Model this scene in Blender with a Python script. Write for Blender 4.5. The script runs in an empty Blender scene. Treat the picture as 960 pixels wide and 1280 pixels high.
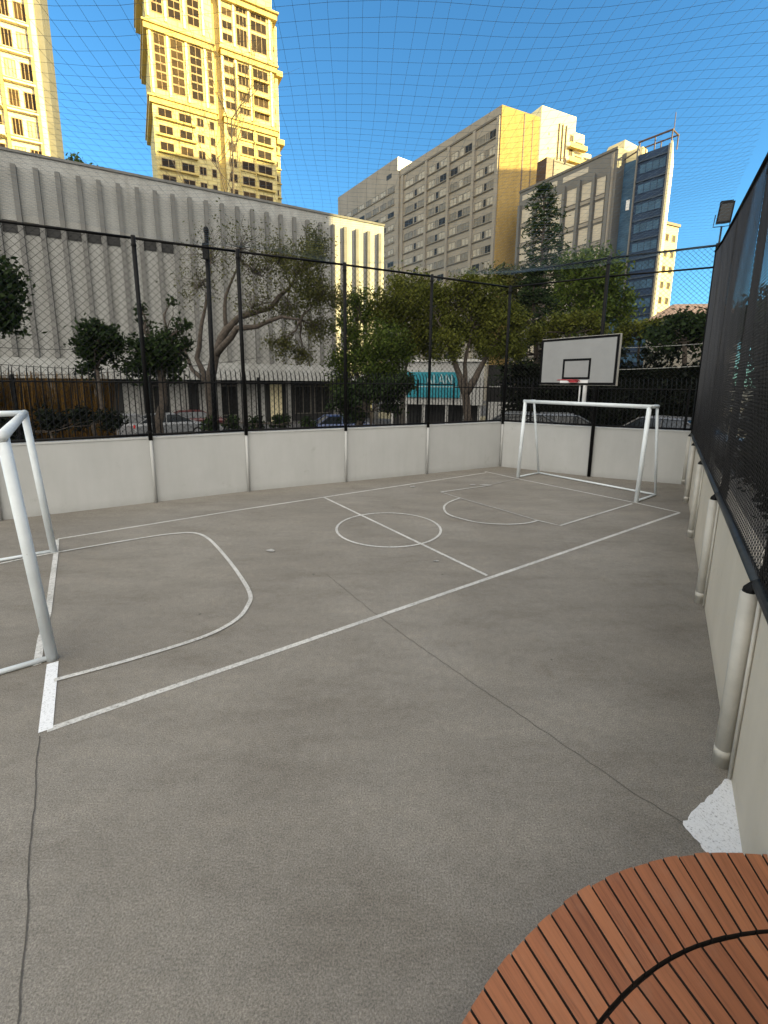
import bpy, math, random
import numpy as np
from mathutils import Vector, Matrix
R = math.radians
random.seed(11)
scn = bpy.context.scene
col = scn.collection

# ------------------------------------------------------------------ camera calibration (photo measured at 960 x 1280)
FPX, CY, PITCH, ROLL, EYE = 547.83, 577.89, 0.1793, -0.00827, 2.5
cp, sp = math.cos(PITCH), math.sin(PITCH)
FWD = Vector((0, cp, -sp)); RT0 = Vector((1, 0, 0)); DN0 = Vector((0, -sp, -cp))
RT = RT0 * math.cos(ROLL) + DN0 * math.sin(ROLL)
DN = DN0 * math.cos(ROLL) - RT0 * math.sin(ROLL)

def ray(px, py):
    return RT * ((px - 480) / FPX) + DN * ((py - CY) / FPX) + FWD

def at(px, py, d):
    v = ray(px, py); return v * (d / v.y) + Vector((0, 0, EYE))

def gr(px, py, z=0.0):
    v = ray(px, py); t = (z - EYE) / v.z; return Vector((v.x * t, v.y * t, z))

# ------------------------------------------------------------------ materials
def nmat(name):
    m = bpy.data.materials.new(name); m.use_nodes = True
    nt = m.node_tree; return m, nt, nt.nodes['Principled BSDF']

def ramp(nt, fac, stops):
    r = nt.nodes.new('ShaderNodeValToRGB'); nt.links.new(fac, r.inputs[0])
    e = r.color_ramp.elements
    while len(e) < len(stops): e.new(0.5)
    for k, (p, c) in enumerate(stops):
        e[k].position = p; e[k].color = (*c, 1) if len(c) == 3 else c
    return r.outputs[0]

def noise(nt, vec, scale, detail=4, rough=.6):
    n = nt.nodes.new('ShaderNodeTexNoise'); n.inputs['Scale'].default_value = scale
    n.inputs['Detail'].default_value = detail; n.inputs['Roughness'].default_value = rough
    if vec is not None: nt.links.new(vec, n.inputs['Vector'])
    return n.outputs['Fac']

def mixc(nt, fac, a, b, mode='MIX'):
    x = nt.nodes.new('ShaderNodeMix'); x.data_type = 'RGBA'; x.blend_type = mode
    for s, v in ((x.inputs[0], fac), (x.inputs[6], a), (x.inputs[7], b)):
        if hasattr(v, 'is_linked'): nt.links.new(v, s)
        elif isinstance(v, (int, float)): s.default_value = v
        else: s.default_value = (*v, 1)
    return x.outputs[2]

def geo_pos(nt):
    return nt.nodes.new('ShaderNodeNewGeometry').outputs['Position']

def bump(nt, b, h, strength=.3, dist=.01):
    k = nt.nodes.new('ShaderNodeBump'); k.inputs['Strength'].default_value = strength
    k.inputs['Distance'].default_value = dist
    nt.links.new(h, k.inputs['Height']); nt.links.new(k.outputs[0], b.inputs['Normal'])

def mat(name, c, rough=.7, var=.12, scale=3., metal=0., bmp=0., bscale=60, c2=None, spec=None):
    m, nt, b = nmat(name)
    p = geo_pos(nt)
    n = noise(nt, p, scale)
    lo = c2 if c2 else tuple(x * (1 - var) for x in c); hi = tuple(min(1, x * (1 + var)) for x in c)
    nt.links.new(ramp(nt, n, [(.3, lo), (.7, hi)]), b.inputs['Base Color'])
    b.inputs['Roughness'].default_value = rough; b.inputs['Metallic'].default_value = metal
    if spec is not None: b.inputs['Specular IOR Level'].default_value = spec
    if bmp: bump(nt, b, noise(nt, p, bscale, 3), bmp)
    return m

M = {}
def court_mat():
    m, nt, b = nmat('court_concrete'); p = geo_pos(nt)
    big = ramp(nt, noise(nt, p, .38, 6, .62), [(.28, (.165, .150, .129)), (.5, (.201, .185, .161)), (.72, (.243, .226, .200))])
    mp = nt.nodes.new('ShaderNodeMapping'); mp.inputs['Rotation'].default_value = (0, 0, R(-35)); mp.inputs['Scale'].default_value = (.5, 1.6, 1); nt.links.new(p, mp.inputs[0])
    mid = ramp(nt, noise(nt, mp.outputs[0], 1.6, 8, .72), [(.30, (.80, .785, .765)), (.5, (1, 1, 1)), (.70, (1.13, 1.12, 1.10))])
    c = mixc(nt, 1., big, mid, 'MULTIPLY')
    fine = ramp(nt, noise(nt, p, 110, 5, .85), [(.32, (.38, .38, .39)), (.5, (1, 1, 1)), (.70, (1.85, 1.83, 1.8))])
    c = mixc(nt, 1., c, fine, 'MULTIPLY')
    mott = ramp(nt, noise(nt, p, 14, 6, .8), [(.3, (.86, .86, .85)), (.7, (1.13, 1.13, 1.13))])
    c = mixc(nt, 1., c, mott, 'MULTIPLY')
    # stains: dark rings / patches and pale scuffs
    st = ramp(nt, noise(nt, p, .9, 8, .75), [(.58, (1, 1, 1)), (.72, (.84, .82, .79))])
    c = mixc(nt, 1., c, st, 'MULTIPLY')
    sc = ramp(nt, noise(nt, p, 1.35, 9, .8), [(.66, (0, 0, 0)), (.80, (.55, .55, .55))])
    c = mixc(nt, sc, c, (.33, .32, .30))
    v = nt.nodes.new('ShaderNodeTexVoronoi'); v.inputs['Scale'].default_value = 1.7; nt.links.new(p, v.inputs['Vector'])
    sp_ = ramp(nt, v.outputs['Distance'], [(.0, (.45, .45, .45)), (.022, (.5, .5, .5)), (.032, (1, 1, 1))])
    c = mixc(nt, .8, c, mixc(nt, 1., c, sp_, 'MULTIPLY'))
    nt.links.new(c, b.inputs['Base Color']); b.inputs['Roughness'].default_value = .85
    b.inputs['Specular IOR Level'].default_value = .25
    bump(nt, b, noise(nt, p, 130, 3, .7), .35, .004)
    return m
M['court'] = court_mat()

def line_mat():
    m, nt, b = nmat('worn_white_paint'); p = geo_pos(nt)
    w = ramp(nt, noise(nt, p, 38, 6, .75), [(.33, (.22, .21, .19)), (.46, (.52, .51, .48)), (.66, (.68, .67, .64))])
    w2 = ramp(nt, noise(nt, p, 2.0, 4, .6), [(.35, (.72, .72, .72)), (.65, (1, 1, 1))])
    nt.links.new(mixc(nt, 1., w, w2, 'MULTIPLY'), b.inputs['Base Color']); b.inputs['Roughness'].default_value = .75
    return m
M['line'] = line_mat()
def faint_mat():
    m, nt, b = nmat('faded_white_paint'); p = geo_pos(nt)
    w = ramp(nt, noise(nt, p, 30, 6, .8), [(.38, (.19, .18, .165)), (.60, (.42, .41, .39))])
    nt.links.new(w, b.inputs['Base Color']); b.inputs['Roughness'].default_value = .8
    return m
M['faint'] = faint_mat()

def wall_mat(name, c, stain, streak=.5):
    m, nt, b = nmat(name); p = geo_pos(nt)
    mp = nt.nodes.new('ShaderNodeMapping'); mp.inputs['Scale'].default_value = (2.2, 2.2, .35); nt.links.new(p, mp.inputs[0])
    n1 = ramp(nt, noise(nt, mp.outputs[0], 1.6, 6, .65), [(.35, (0, 0, 0)), (.75, (streak, streak, streak))])
    base = ramp(nt, noise(nt, p, 1.1, 4), [(.3, tuple(x * .94 for x in c)), (.7, tuple(min(1, x * 1.04) for x in c))])
    cc = mixc(nt, n1, base, stain)
    # splash dirt along the foot of the wall
    sep = nt.nodes.new('ShaderNodeSeparateXYZ'); nt.links.new(p, sep.inputs[0])
    mr = nt.nodes.new('ShaderNodeMapRange'); mr.inputs[1].default_value = .0; mr.inputs[2].default_value = .16
    mr.inputs[3].default_value = .55; mr.inputs[4].default_value = 0.; nt.links.new(sep.outputs[2], mr.inputs[0])
    mul = nt.nodes.new('ShaderNodeMath'); mul.operation = 'MULTIPLY'
    nt.links.new(mr.outputs[0], mul.inputs[0]); nt.links.new(noise(nt, p, 7, 5, .7), mul.inputs[1])
    cc = mixc(nt, mul.outputs[0], cc, tuple(x * .6 for x in stain))
    sm = ramp(nt, noise(nt, p, 2.4, 9, .78), [(.60, (1, 1, 1)), (.74, (.80, .79, .77))])
    cc = mixc(nt, 1., cc, sm, 'MULTIPLY')
    nt.links.new(cc, b.inputs['Base Color']); b.inputs['Roughness'].default_value = .8
    b.inputs['Specular IOR Level'].default_value = .3
    bump(nt, b, noise(nt, p, 45, 4, .7), .25, .006)
    return m
M['wall'] = wall_mat('white_wall_paint', (.462, .466, .46), (.385, .388, .375))
M['cream'] = wall_mat('cream_wall_paint', (.545, .505, .43), (.44, .405, .33), .35)
M['pipe'] = mat('grey_white_pipe', (.40, .385, .345), .5, .10, 6)
def goal_mat():
    m, nt, b = nmat('white_gloss_paint'); p = geo_pos(nt)
    base = ramp(nt, noise(nt, p, 4, 5), [(.3, (.58, .625, .65)), (.7, (.70, .75, .78))])
    chip = ramp(nt, noise(nt, p, 26, 7, .75), [(.66, (0, 0, 0)), (.70, (1, 1, 1))])
    nt.links.new(mixc(nt, chip, base, (.20, .19, .18)), b.inputs['Base Color']); b.inputs['Roughness'].default_value = .45
    return m
M['goal'] = goal_mat()
M['black'] = mat('black_metal', (.006, .006, .0065), .55, .3, 8, spec=.12)
M['wire'] = mat('black_wire', (.012, .012, .013), .6, .2, 8, spec=.15)
M['wirenear'] = mat('near_black_wire', (.012, .012, .013), .45, .2, 8, spec=.3)
M['railmet'] = mat('dark_blue_grey_tube', (.022, .028, .034), .45, .3, 12, spec=.3)
M['twine'] = mat('net_twine', (.10, .16, .22), .8, .2, 8)
M['board'] = mat('backboard_paint', (.245, .250, .252), .55, .05, 4)
M['boardline'] = mat('backboard_black', (.004, .004, .005), .6, .1, 4, spec=.1)
M['boardwhite'] = mat('bracket_white', (.72, .72, .72), .4, .05, 4)
M['rim'] = mat('rim_red', (.34, .022, .03), .4, .15, 10)
M['netcord'] = mat('hoop_net_cord', (.55, .15, .15), .8, .2, 10)
M['asphalt'] = mat('asphalt', (.05, .05, .052), .9, .2, .8, bmp=.3)
M['paving'] = mat('pale_paving', (.42, .40, .36), .85, .15, 1.2)
M['soil'] = mat('soil', (.045, .035, .025), .95, .3, 2.)
M['deepdark'] = mat('deep_hedge_shade', (.006, .007, .005), .95, .3, 2., spec=.05)
M['joint'] = mat('dark_joint', (.085, .081, .074), .95, .35, 25)
M['hairline'] = mat('crack_dark', (.078, .072, .064), .95, .3, 25)
def speck_paint():
    m, nt, b = nmat('white_speckled_paint'); p = geo_pos(nt)
    w = ramp(nt, noise(nt, p, 85, 4, .75), [(.32, (.30, .30, .30)), (.44, (.72, .73, .74)), (.7, (.80, .81, .82))])
    nt.links.new(w, b.inputs['Base Color']); b.inputs['Roughness'].default_value = .8
    bump(nt, b, noise(nt, p, 120, 3), .4, .004)
    return m
M['patch'] = speck_paint()

def wood_mat():
    m, nt, b = nmat('deck_wood')
    uv = nt.nodes.new('ShaderNodeUVMap'); uv.uv_map = 'UVMap'
    g = nt.nodes.new('ShaderNodeNewGeometry')
    rnd = g.outputs['Random Per Island']
    mp = nt.nodes.new('ShaderNodeMapping'); mp.inputs['Scale'].default_value = (55, 2.6, 1); nt.links.new(uv.outputs[0], mp.inputs[0])
    add = nt.nodes.new('ShaderNodeVectorMath'); add.operation = 'ADD'; nt.links.new(mp.outputs[0], add.inputs[0])
    ml = nt.nodes.new('ShaderNodeMath'); ml.operation = 'MULTIPLY'; ml.inputs[1].default_value = 91.; nt.links.new(rnd, ml.inputs[0])
    cb = nt.nodes.new('ShaderNodeCombineXYZ')
    for k in range(3): nt.links.new(ml.outputs[0], cb.inputs[k])
    nt.links.new(cb.outputs[0], add.inputs[1])
    base = ramp(nt, rnd, [(0, (.235, .083, .034)), (.35, (.32, .115, .047)), (.7, (.365, .14, .058)), (1, (.275, .096, .039))])
    gr_ = ramp(nt, noise(nt, add.outputs[0], 1.0, 8, .7), [(.28, (.55, .52, .50)), (.48, (.96, .96, .96)), (.75, (1.25, 1.22, 1.18))])
    c = mixc(nt, 1., base, gr_, 'MULTIPLY')
    wear = ramp(nt, noise(nt, g.outputs['Position'], 5, 6, .7), [(.52, (0, 0, 0)), (.8, (.35, .35, .35))])
    c = mixc(nt, wear, c, (.34, .20, .125))
    nt.links.new(c, b.inputs['Base Color']); b.inputs['Roughness'].default_value = .58
    bump(nt, b, noise(nt, add.outputs[0], 1.0, 6, .7), .25, .003)
    return m
M['wood'] = wood_mat()
M['woodside'] = mat('deck_side_wood', (.17, .065, .032), .6, .25, 8)
M['deckgap'] = mat('deck_underlayer_gap_shade', (.012, .008, .006), .9, .2, 8)  # deck base; also the shade painted on the board sides

def brick_mat(name, c1, c2, mortar, scale, dirx, rough=.85):
    m, nt, b = nmat(name); p = geo_pos(nt)
    # in-plane coordinate along the facade
    d = nt.nodes.new('ShaderNodeVectorMath'); d.operation = 'DOT_PRODUCT'; d.inputs[1].default_value = dirx
    nt.links.new(p, d.inputs[0])
    sep = nt.nodes.new('ShaderNodeSeparateXYZ'); nt.links.new(p, sep.inputs[0])
    cb = nt.nodes.new('ShaderNodeCombineXYZ'); nt.links.new(d.outputs['Value'], cb.inputs[0]); nt.links.new(sep.outputs[2], cb.inputs[1])
    br = nt.nodes.new('ShaderNodeTexBrick'); br.inputs['Scale'].default_value = scale
    br.inputs['Color1'].default_value = (*c1, 1); br.inputs['Color2'].default_value = (*c2, 1); br.inputs['Mortar'].default_value = (*mortar, 1)
    br.inputs['Mortar Size'].default_value = .03
    nt.links.new(cb.outputs[0], br.inputs['Vector'])
    mp = nt.nodes.new('ShaderNodeMapping'); mp.inputs['Scale'].default_value = (.9, .9, .12); nt.links.new(p, mp.inputs[0])
    n = ramp(nt, noise(nt, mp.outputs[0], 1.1, 6, .7), [(.3, (.74, .73, .71)), (.6, (1, 1, 1)), (.8, (1.08, 1.08, 1.06))])
    nt.links.new(mixc(nt, 1., br.outputs['Color'], n, 'MULTIPLY'), b.inputs['Base Color'])
    b.inputs['Roughness'].default_value = rough; b.inputs['Specular IOR Level'].default_value = .2
    return m
DA = (.877, .48, 0); DB = (-.55, .83, 0)
M['finwall'] = brick_mat('painted_brick', (.40, .40, .385), (.36, .36, .345), (.285, .285, .275), 2.6, DA)
M['fin'] = mat('fin_concrete', (.145, .142, .134), .85, .15, 1.2)
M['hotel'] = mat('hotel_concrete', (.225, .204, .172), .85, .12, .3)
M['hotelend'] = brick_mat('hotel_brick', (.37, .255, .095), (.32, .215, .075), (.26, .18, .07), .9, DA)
M['spandrel'] = mat('hotel_spandrel', (.10, .09, .075), .85, .15, .5)
M['towery'] = brick_mat('cream_tower_render', (.62, .53, .26), (.58, .49, .23), (.46, .38, .17), .33, DA)
M['towertrim'] = mat('tower_trim', (.50, .38, .13), .75, .10, .8)
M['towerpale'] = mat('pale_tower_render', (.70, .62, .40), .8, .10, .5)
M['towershade'] = mat('tower_end_shade', (.13, .125, .11), .85, .15, .5)
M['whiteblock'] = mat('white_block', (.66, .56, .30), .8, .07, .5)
M['greyclad'] = mat('grey_cladding', (.105, .102, .096), .6, .1, .5)
M['blueclad'] = mat('blue_grey_cladding', (.013, .030, .066), .6, .2, .6, spec=.2)
M['bluesill'] = mat('blue_grey_sill', (.035, .052, .08), .6, .2, .6, spec=.2)
M['steel'] = mat('brown_steel', (.09, .055, .045), .6, .2, 2)
M['whitewash'] = mat('white_shopfront', (.36, .355, .34), .8, .1, 1)
M['teal'] = mat('teal_sign', (.008, .20, .26), .6, .08, 2)
M['letter'] = mat('white_letter', (.34, .46, .48), .6, .05, 2)
M['roof'] = mat('tan_roof', (.42, .28, .19), .85, .2, 2)
M['dark'] = mat('dark_opening', (.012, .012, .012), .6, .3, 1)
M['frame'] = mat('window_frame', (.10, .09, .075), .6, .1, 2)
M['frameyel'] = mat('tower_window_frame', (.26, .18, .085), .6, .2, 2)
M['framewhite'] = mat('pale_window_frame', (.55, .54, .5), .6, .1, 2)
M['curtain'] = mat('pale_curtain_pane', (.30, .275, .225), .6, .2, 1.5)
M['curtain2'] = mat('dim_curtain_pane', (.14, .128, .105), .6, .25, 1.5)
M['tanpane'] = mat('tan_blind_pane', (.40, .36, .29), .6, .1, .6)
def glass(name, c, rough=.08):
    m, nt, b = nmat(name)
    p = geo_pos(nt)
    nt.links.new(ramp(nt, noise(nt, p, .7, 4), [(.3, tuple(x * .5 for x in c)), (.7, c)]), b.inputs['Base Color'])
    b.inputs['Specular IOR Level'].default_value = .12 if rough >= .4 else .5
    b.inputs['Roughness'].default_value = rough; b.inputs['IOR'].default_value = 1.55
    return m
M['glass'] = glass('dark_glass', (.022, .022, .022), .4)
M['brownglass'] = glass('brown_glass', (.022, .013, .007), .5)
M['browncurtain'] = mat('brown_curtain_pane', (.055, .036, .018), .6, .3, .8, spec=.1)
M['blueglass'] = glass('blue_glass', (.05, .11, .185), .5)
M['carglass'] = glass('car_glass', (.02, .025, .03))
M['tyre'] = mat('tyre', (.015, .015, .015), .85, .1, 9)
M['rimm'] = mat('wheel_rim', (.45, .45, .46), .35, .1, 9, metal=.7)
M['headlight'] = mat('headlamp', (.45, .46, .45), .2, .05, 9)
M['taillight'] = mat('tail_lamp', (.45, .02, .02), .25, .1, 9)
for k, c in dict(car_silver=(.15, .155, .16), car_white=(.17, .17, .175), car_red=(.06, .008, .009), car_blue=(.025, .05, .14), car_grey=(.12, .125, .13)).items():
    M[k] = mat(k, c, .28, .03, 3)
M['cable'] = mat('cable_black', (.02, .02, .02), .7, .1, 4)
M['palewire'] = mat('pale_wire', (.30, .30, .28), .6, .1, 4)

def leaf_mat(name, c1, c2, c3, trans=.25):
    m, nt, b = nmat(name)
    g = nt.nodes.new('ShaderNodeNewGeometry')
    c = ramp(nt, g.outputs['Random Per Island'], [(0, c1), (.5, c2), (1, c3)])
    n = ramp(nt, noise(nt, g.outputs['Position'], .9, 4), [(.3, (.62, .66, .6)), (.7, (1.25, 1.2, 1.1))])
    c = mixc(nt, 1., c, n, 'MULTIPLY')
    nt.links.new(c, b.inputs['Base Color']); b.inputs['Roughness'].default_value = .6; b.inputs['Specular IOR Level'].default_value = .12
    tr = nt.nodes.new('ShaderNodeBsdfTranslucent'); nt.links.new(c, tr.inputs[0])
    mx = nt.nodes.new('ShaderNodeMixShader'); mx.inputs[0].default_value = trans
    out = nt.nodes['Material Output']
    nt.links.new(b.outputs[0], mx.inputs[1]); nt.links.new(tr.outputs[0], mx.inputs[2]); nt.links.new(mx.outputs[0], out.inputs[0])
    return m
M['lf_dark'] = leaf_mat('leaf_dark', (.012, .024, .009), (.022, .040, .013), (.038, .06, .02))
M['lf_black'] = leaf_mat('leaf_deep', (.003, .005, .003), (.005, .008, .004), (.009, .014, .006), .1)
M['lf_mid'] = leaf_mat('leaf_mid', (.042, .072, .014), (.072, .108, .020), (.115, .15, .030))
M['lf_yel'] = leaf_mat('leaf_yellowish', (.055, .068, .012), (.092, .105, .018), (.14, .148, .028))
M['lf_olive'] = leaf_mat('leaf_olive', (.048, .054, .016), (.080, .086, .025), (.115, .112, .038))
M['lf_conifer'] = leaf_mat('leaf_conifer', (.018, .034, .011), (.032, .052, .016), (.05, .075, .022))
M['lf_twig'] = leaf_mat('dry_twig_leaf', (.06, .05, .035), (.10, .08, .055), (.13, .115, .08), .1)
M['bark'] = mat('bark', (.075, .06, .048), .95, .35, 9, bmp=.5, bscale=30)
M['barkpale'] = mat('pale_bark', (.22, .195, .165), .95, .3, 9, bmp=.5, bscale=30)
M['reed'] = leaf_mat('dry_reed', (.05, .026, .008), (.15, .082, .020), (.27, .155, .045), .1)

# ------------------------------------------------------------------ mesh builder
class MB:
    def __init__(s): s.v = []; s.f = []; s.m = []; s.uv = None
    def face(s, pts, mi=0):
        n = len(s.v); s.v += [tuple(p) for p in pts]; s.f.append(tuple(range(n, n + len(pts)))); s.m.append(mi)
    def hexa(s, p, mi=0):       # p: 4 bottom + 4 top, counter clockwise from above
        n = len(s.v); s.v += [tuple(q) for q in p]
        for f in ((3, 2, 1, 0), (4, 5, 6, 7), (0, 1, 5, 4), (1, 2, 6, 5), (2, 3, 7, 6), (3, 0, 4, 7)):
            s.f.append(tuple(n + k for k in f)); s.m.append(mi)
    def box(s, x0, x1, y0, y1, z0, z1, mi=0):
        s.hexa([(x0, y0, z0), (x1, y0, z0), (x1, y1, z0), (x0, y1, z0), (x0, y0, z1), (x1, y0, z1), (x1, y1, z1), (x0, y1, z1)], mi)
    def obox(s, F, s0, s1, o0, o1, z0, z1, mi=0):   # in a facade frame; o grows outwards
        s.hexa([F(s0, o1, z0), F(s1, o1, z0), F(s1, o0, z0), F(s0, o0, z0), F(s0, o1, z1), F(s1, o1, z1), F(s1, o0, z1), F(s0, o0, z1)], mi)
    def tube(s, pts, r, n=8, mi=0, cap=True):
        pts = [Vector(p) for p in pts]
        if not hasattr(r, '__len__'): r = [r] * len(pts)
        base = len(s.v); up = None
        for k, p in enumerate(pts):
            a = pts[max(k - 1, 0)]; b = pts[min(k + 1, len(pts) - 1)]
            t = (b - a).normalized()
            if up is None:
                up = t.cross(Vector((0, 0, 1)))
                if up.length < .05: up = t.cross(Vector((1, 0, 0)))
                up.normalize()
            up = (up - t * up.dot(t)); up.normalize(); w = t.cross(up)
            for j in range(n):
                a_ = 2 * math.pi * j / n
                s.v.append(tuple(p + (up * math.cos(a_) + w * math.sin(a_)) * r[k]))
        for k in range(len(pts) - 1):
            for j in range(n):
                a = base + k * n + j; b = base + k * n + (j + 1) % n
                s.f.append((a, b, b + n, a + n)); s.m.append(mi)
        if cap:
            s.f.append(tuple(base + j for j in reversed(range(n)))); s.m.append(mi)
            e = base + (len(pts) - 1) * n
            s.f.append(tuple(e + j for j in range(n))); s.m.append(mi)
    def lathe(s, prof, c=(0, 0, 0), n=20, mi=0):
        base = len(s.v)
        for r, z in prof:
            for j in range(n):
                a = 2 * math.pi * j / n; s.v.append((c[0] + r * math.cos(a), c[1] + r * math.sin(a), c[2] + z))
        for k in range(len(prof) - 1):
            for j in range(n):
                a = base + k * n + j; b = base + k * n + (j + 1) % n
                s.f.append((a, b, b + n, a + n)); s.m.append(mi)
    def prism(s, poly, z0, z1, mi=0):     # counter clockwise polygon
        n = len(poly); b = len(s.v)
        s.v += [(p[0], p[1], z0) for p in poly] + [(p[0], p[1], z1) for p in poly]
        s.f.append(tuple(b + k for k in reversed(range(n)))); s.m.append(mi)
        s.f.append(tuple(b + n + k for k in range(n))); s.m.append(mi)
        for k in range(n):
            s.f.append((b + k, b + (k + 1) % n, b + n + (k + 1) % n, b + n + k)); s.m.append(mi)
    def build(s, name, mats, parent=None, smooth=False, local=False, bevel=0):
        if not isinstance(mats, (list, tuple)): mats = [mats]
        me = bpy.data.meshes.new(name)
        off = Vector((0, 0, 0))
        if parent is not None and not local: off = wloc(parent)
        me.from_pydata([(x - off.x, y - off.y, z - off.z) for x, y, z in s.v], [], s.f)
        for m_ in mats: me.materials.append(m_ if not isinstance(m_, str) else M[m_])
        me.polygons.foreach_set('material_index', s.m)
        if smooth: me.polygons.foreach_set('use_smooth', [True] * len(s.f))
        if s.uv:
            l = me.uv_layers.new(name='UVMap'); l.data.foreach_set('uv', [c for u in s.uv for c in u])
        me.update()
        o = bpy.data.objects.new(name, me); col.objects.link(o)
        if parent is not None: o.parent = parent
        if bevel:
            b = o.modifiers.new('bevel', 'BEVEL'); b.width = bevel; b.segments = 2; b.limit_method = 'ANGLE'
        return o

class Each:
    """like MB, but every piece becomes a part of its own"""
    def __init__(s, name, m, parent): s.a = (name, m, parent)
    def obox(s, *k): mb = MB(); mb.obox(*k); mb.build(*s.a)
    def tube(s, *k, **kw): mb = MB(); mb.tube(*k, **kw); mb.build(*s.a)

def wloc(o):
    v = Vector((0, 0, 0))
    while o is not None: v = v + o.location; o = o.parent
    return v

def tag(o, label=None, cat=None, group=None, kind=None):
    if label: o['label'] = label
    if cat: o['category'] = cat
    if group: o['group'] = group
    if kind: o['kind'] = kind
    return o

def empty(name, loc, label=None, cat=None, group=None):
    o = bpy.data.objects.new(name, None); col.objects.link(o); o.location = loc; o.empty_display_size = .2
    return tag(o, label, cat, group)

def frame(A, D, out):
    A = Vector((A[0], A[1], 0)); D = Vector((D[0], D[1], 0)).normalized(); N = Vector((out[0], out[1], 0)).normalized()
    def F(s, o, z): return A + D * s + N * o + Vector((0, 0, z))
    # keep outward winding: flip s if the frame is left handed
    return F

# ------------------------------------------------------------------ setting: ground
mb = MB(); mb.face([(-700, -300, -.9), (700, -300, -.9), (700, 900, -.9), (-700, 900, -.9)])
tag(mb.build('ground', M['asphalt']), 'asphalt street level ground around the court', kind='structure')
LW = [(-14.0, 3.05), (-10.6, 5.2), (-6.91, 7.60), (-4.78, 8.90), (-3.14, 9.90), (-.98, 10.96), (1.18, 12.03), (3.55, 13.26)]
FW = [(3.55, 13.26), (5.68, 11.90), (7.71, 10.93)]
RD = Vector((.54, .842)).normalized()
R0 = Vector((1.98, 1.99))
RW = [tuple(R0 + RD * t) for t in (-9., -2.05, .62, 3.27, 5.92, 8.57)] + [(7.71, 10.93)]
mb = MB()
poly = [RW[0]] + [(7.75, 10.98), (5.72, 11.97), (3.56, 13.36)] + [(p[0] - .04, p[1] + .08) for p in reversed(LW[:-1])] + [(-16, -6.5), (-4, -7)]
mb.prism(poly, -.9, 0.)
tag(mb.build('court_floor', M['court']), 'weathered grey concrete court floor', kind='structure')
mb = MB()
n_ = Vector((RD.y, -RD.x))
a = R0 + RD * -9 + n_ * .17; b_ = R0 + RD * 13 + n_ * .17
mb.prism([tuple(a), tuple(a + n_ * 9), tuple(b_ + n_ * 9), tuple(b_)], -.88, .0)
tag(mb.build('side_path', M['paving']), 'pale paving beyond the right hand wall', kind='structure')

# painted lines as strips on the floor
def strip(mb, pts, w, z=.004):
    pts = [Vector((p[0], p[1])) for p in pts]
    L = []; Rr = []
    for k, p in enumerate(pts):
        a = pts[max(k - 1, 0)]; b = pts[min(k + 1, len(pts) - 1)]
        t = (b - a).normalized(); n = Vector((-t.y, t.x)) * w / 2
        L.append(p + n); Rr.append(p - n)
    for k in range(len(pts) - 1):
        mb.face([(*Rr[k], z), (*Rr[k + 1], z), (*L[k + 1], z), (*L[k], z)])

def cat(pts, n=6):
    P = [Vector((p[0], p[1])) for p in pts]; out = []
    for i in range(len(P) - 1):
        p0 = P[max(i - 1, 0)]; p1 = P[i]; p2 = P[i + 1]; p3 = P[min(i + 2, len(P) - 1)]
        for k in range(n):
            t = k / n
            out.append(.5 * ((2 * p1) + (p2 - p0) * t + (2 * p0 - 5 * p1 + 4 * p2 - p3) * t * t + (3 * p1 - p0 - 3 * p2 + p3) * t ** 3))
    out.append(P[-1]); return out
G = lambda *ps: [gr(*p) for p in ps]
zz = [.004]
def line(pts, w, m='line', name='painted_line'):
    mb = MB(); strip(mb, pts, w, zz[0]); zz[0] += .0007
    return tag(mb.build(name, M[m]), kind='structure')
line(G((59, 913), (849, 641)), .055)
line(G((72, 674), (300, 637.5), (608, 591)), .05)
line(G((606, 589.5), (647, 598.5), (796, 629), (850, 641)), .05)
line(G((57, 914), (66, 829)), .085, 'patch')
line(G((71, 675), (70, 692), (60, 768), (51.5, 799), (46.4, 832)), .06)
line(G((405, 622), (609, 720)), .05)
cx_, cy_, cr_ = .09, 7.33, .905
line([(cx_ + cr_ * math.cos(t * math.pi / 32), cy_ + cr_ * math.sin(t * math.pi / 32)) for t in range(65)], .042)
line(cat(G((0, 705), (68, 691.5), (180, 672.5), (222, 667), (245, 667), (262, 675), (285, 700), (305, 728), (313, 745), (310, 757), (298, 773), (270, 790), (230, 805), (150, 829), (68, 851))), .048)
line(G((790, 630), (700, 657.5), (672, 651)), .045)
line(G((672, 651), (625, 637), (575, 623), (551, 615.5)), .04, 'faint')
line(G((551, 615.5), (580, 611.5), (606, 608)), .04)
line(G((606, 608), (628, 603), (645, 599)), .03, 'faint')
line(cat(G((575, 623), (560, 629), (555, 635), (559, 642.5), (573, 648), (600, 654), (633, 656), (658, 654.6), (673, 651))), .042)
mb = MB()
for (px, py, w, h) in [(338, 688, 6, 1.8), (607, 606, 7, 1.2), (545, 701, 4, 1.0), (516, 608, 4, .8), (590, 606, 4, .8)]:
    c = gr(px, py); pts = []
    for k in range(9):
        a = 2 * math.pi * k / 9; r = random.uniform(.6, 1.2)
        g_ = gr(px + w * r * math.cos(a), py - h * r * math.sin(a), .0165); pts.append(g_)
    mb.face(pts)
tag(mb.build('paint_scuff', M['faint']), kind='structure')
def jag(pts, step=.07, amp=.012):
    out = []
    for a, b in zip(pts[:-1], pts[1:]):
        L = (b - a).length; n = max(2, int(L / step)); t = (b - a).normalized(); nn = Vector((-t.y, t.x, 0))
        for k in range(n): out.append(a + (b - a) * (k / n) + nn * random.uniform(-amp, amp))
    out.append(pts[-1]); return out
mb = MB(); strip(mb, jag(G((408, 718), (440, 744), (470, 768), (520, 805), (600, 860), (700, 928), (790, 990), (855, 1030)), .05, .006), .0055, .0030)
tag(mb.build('floor_joint', M['joint']), kind='structure')
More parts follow.
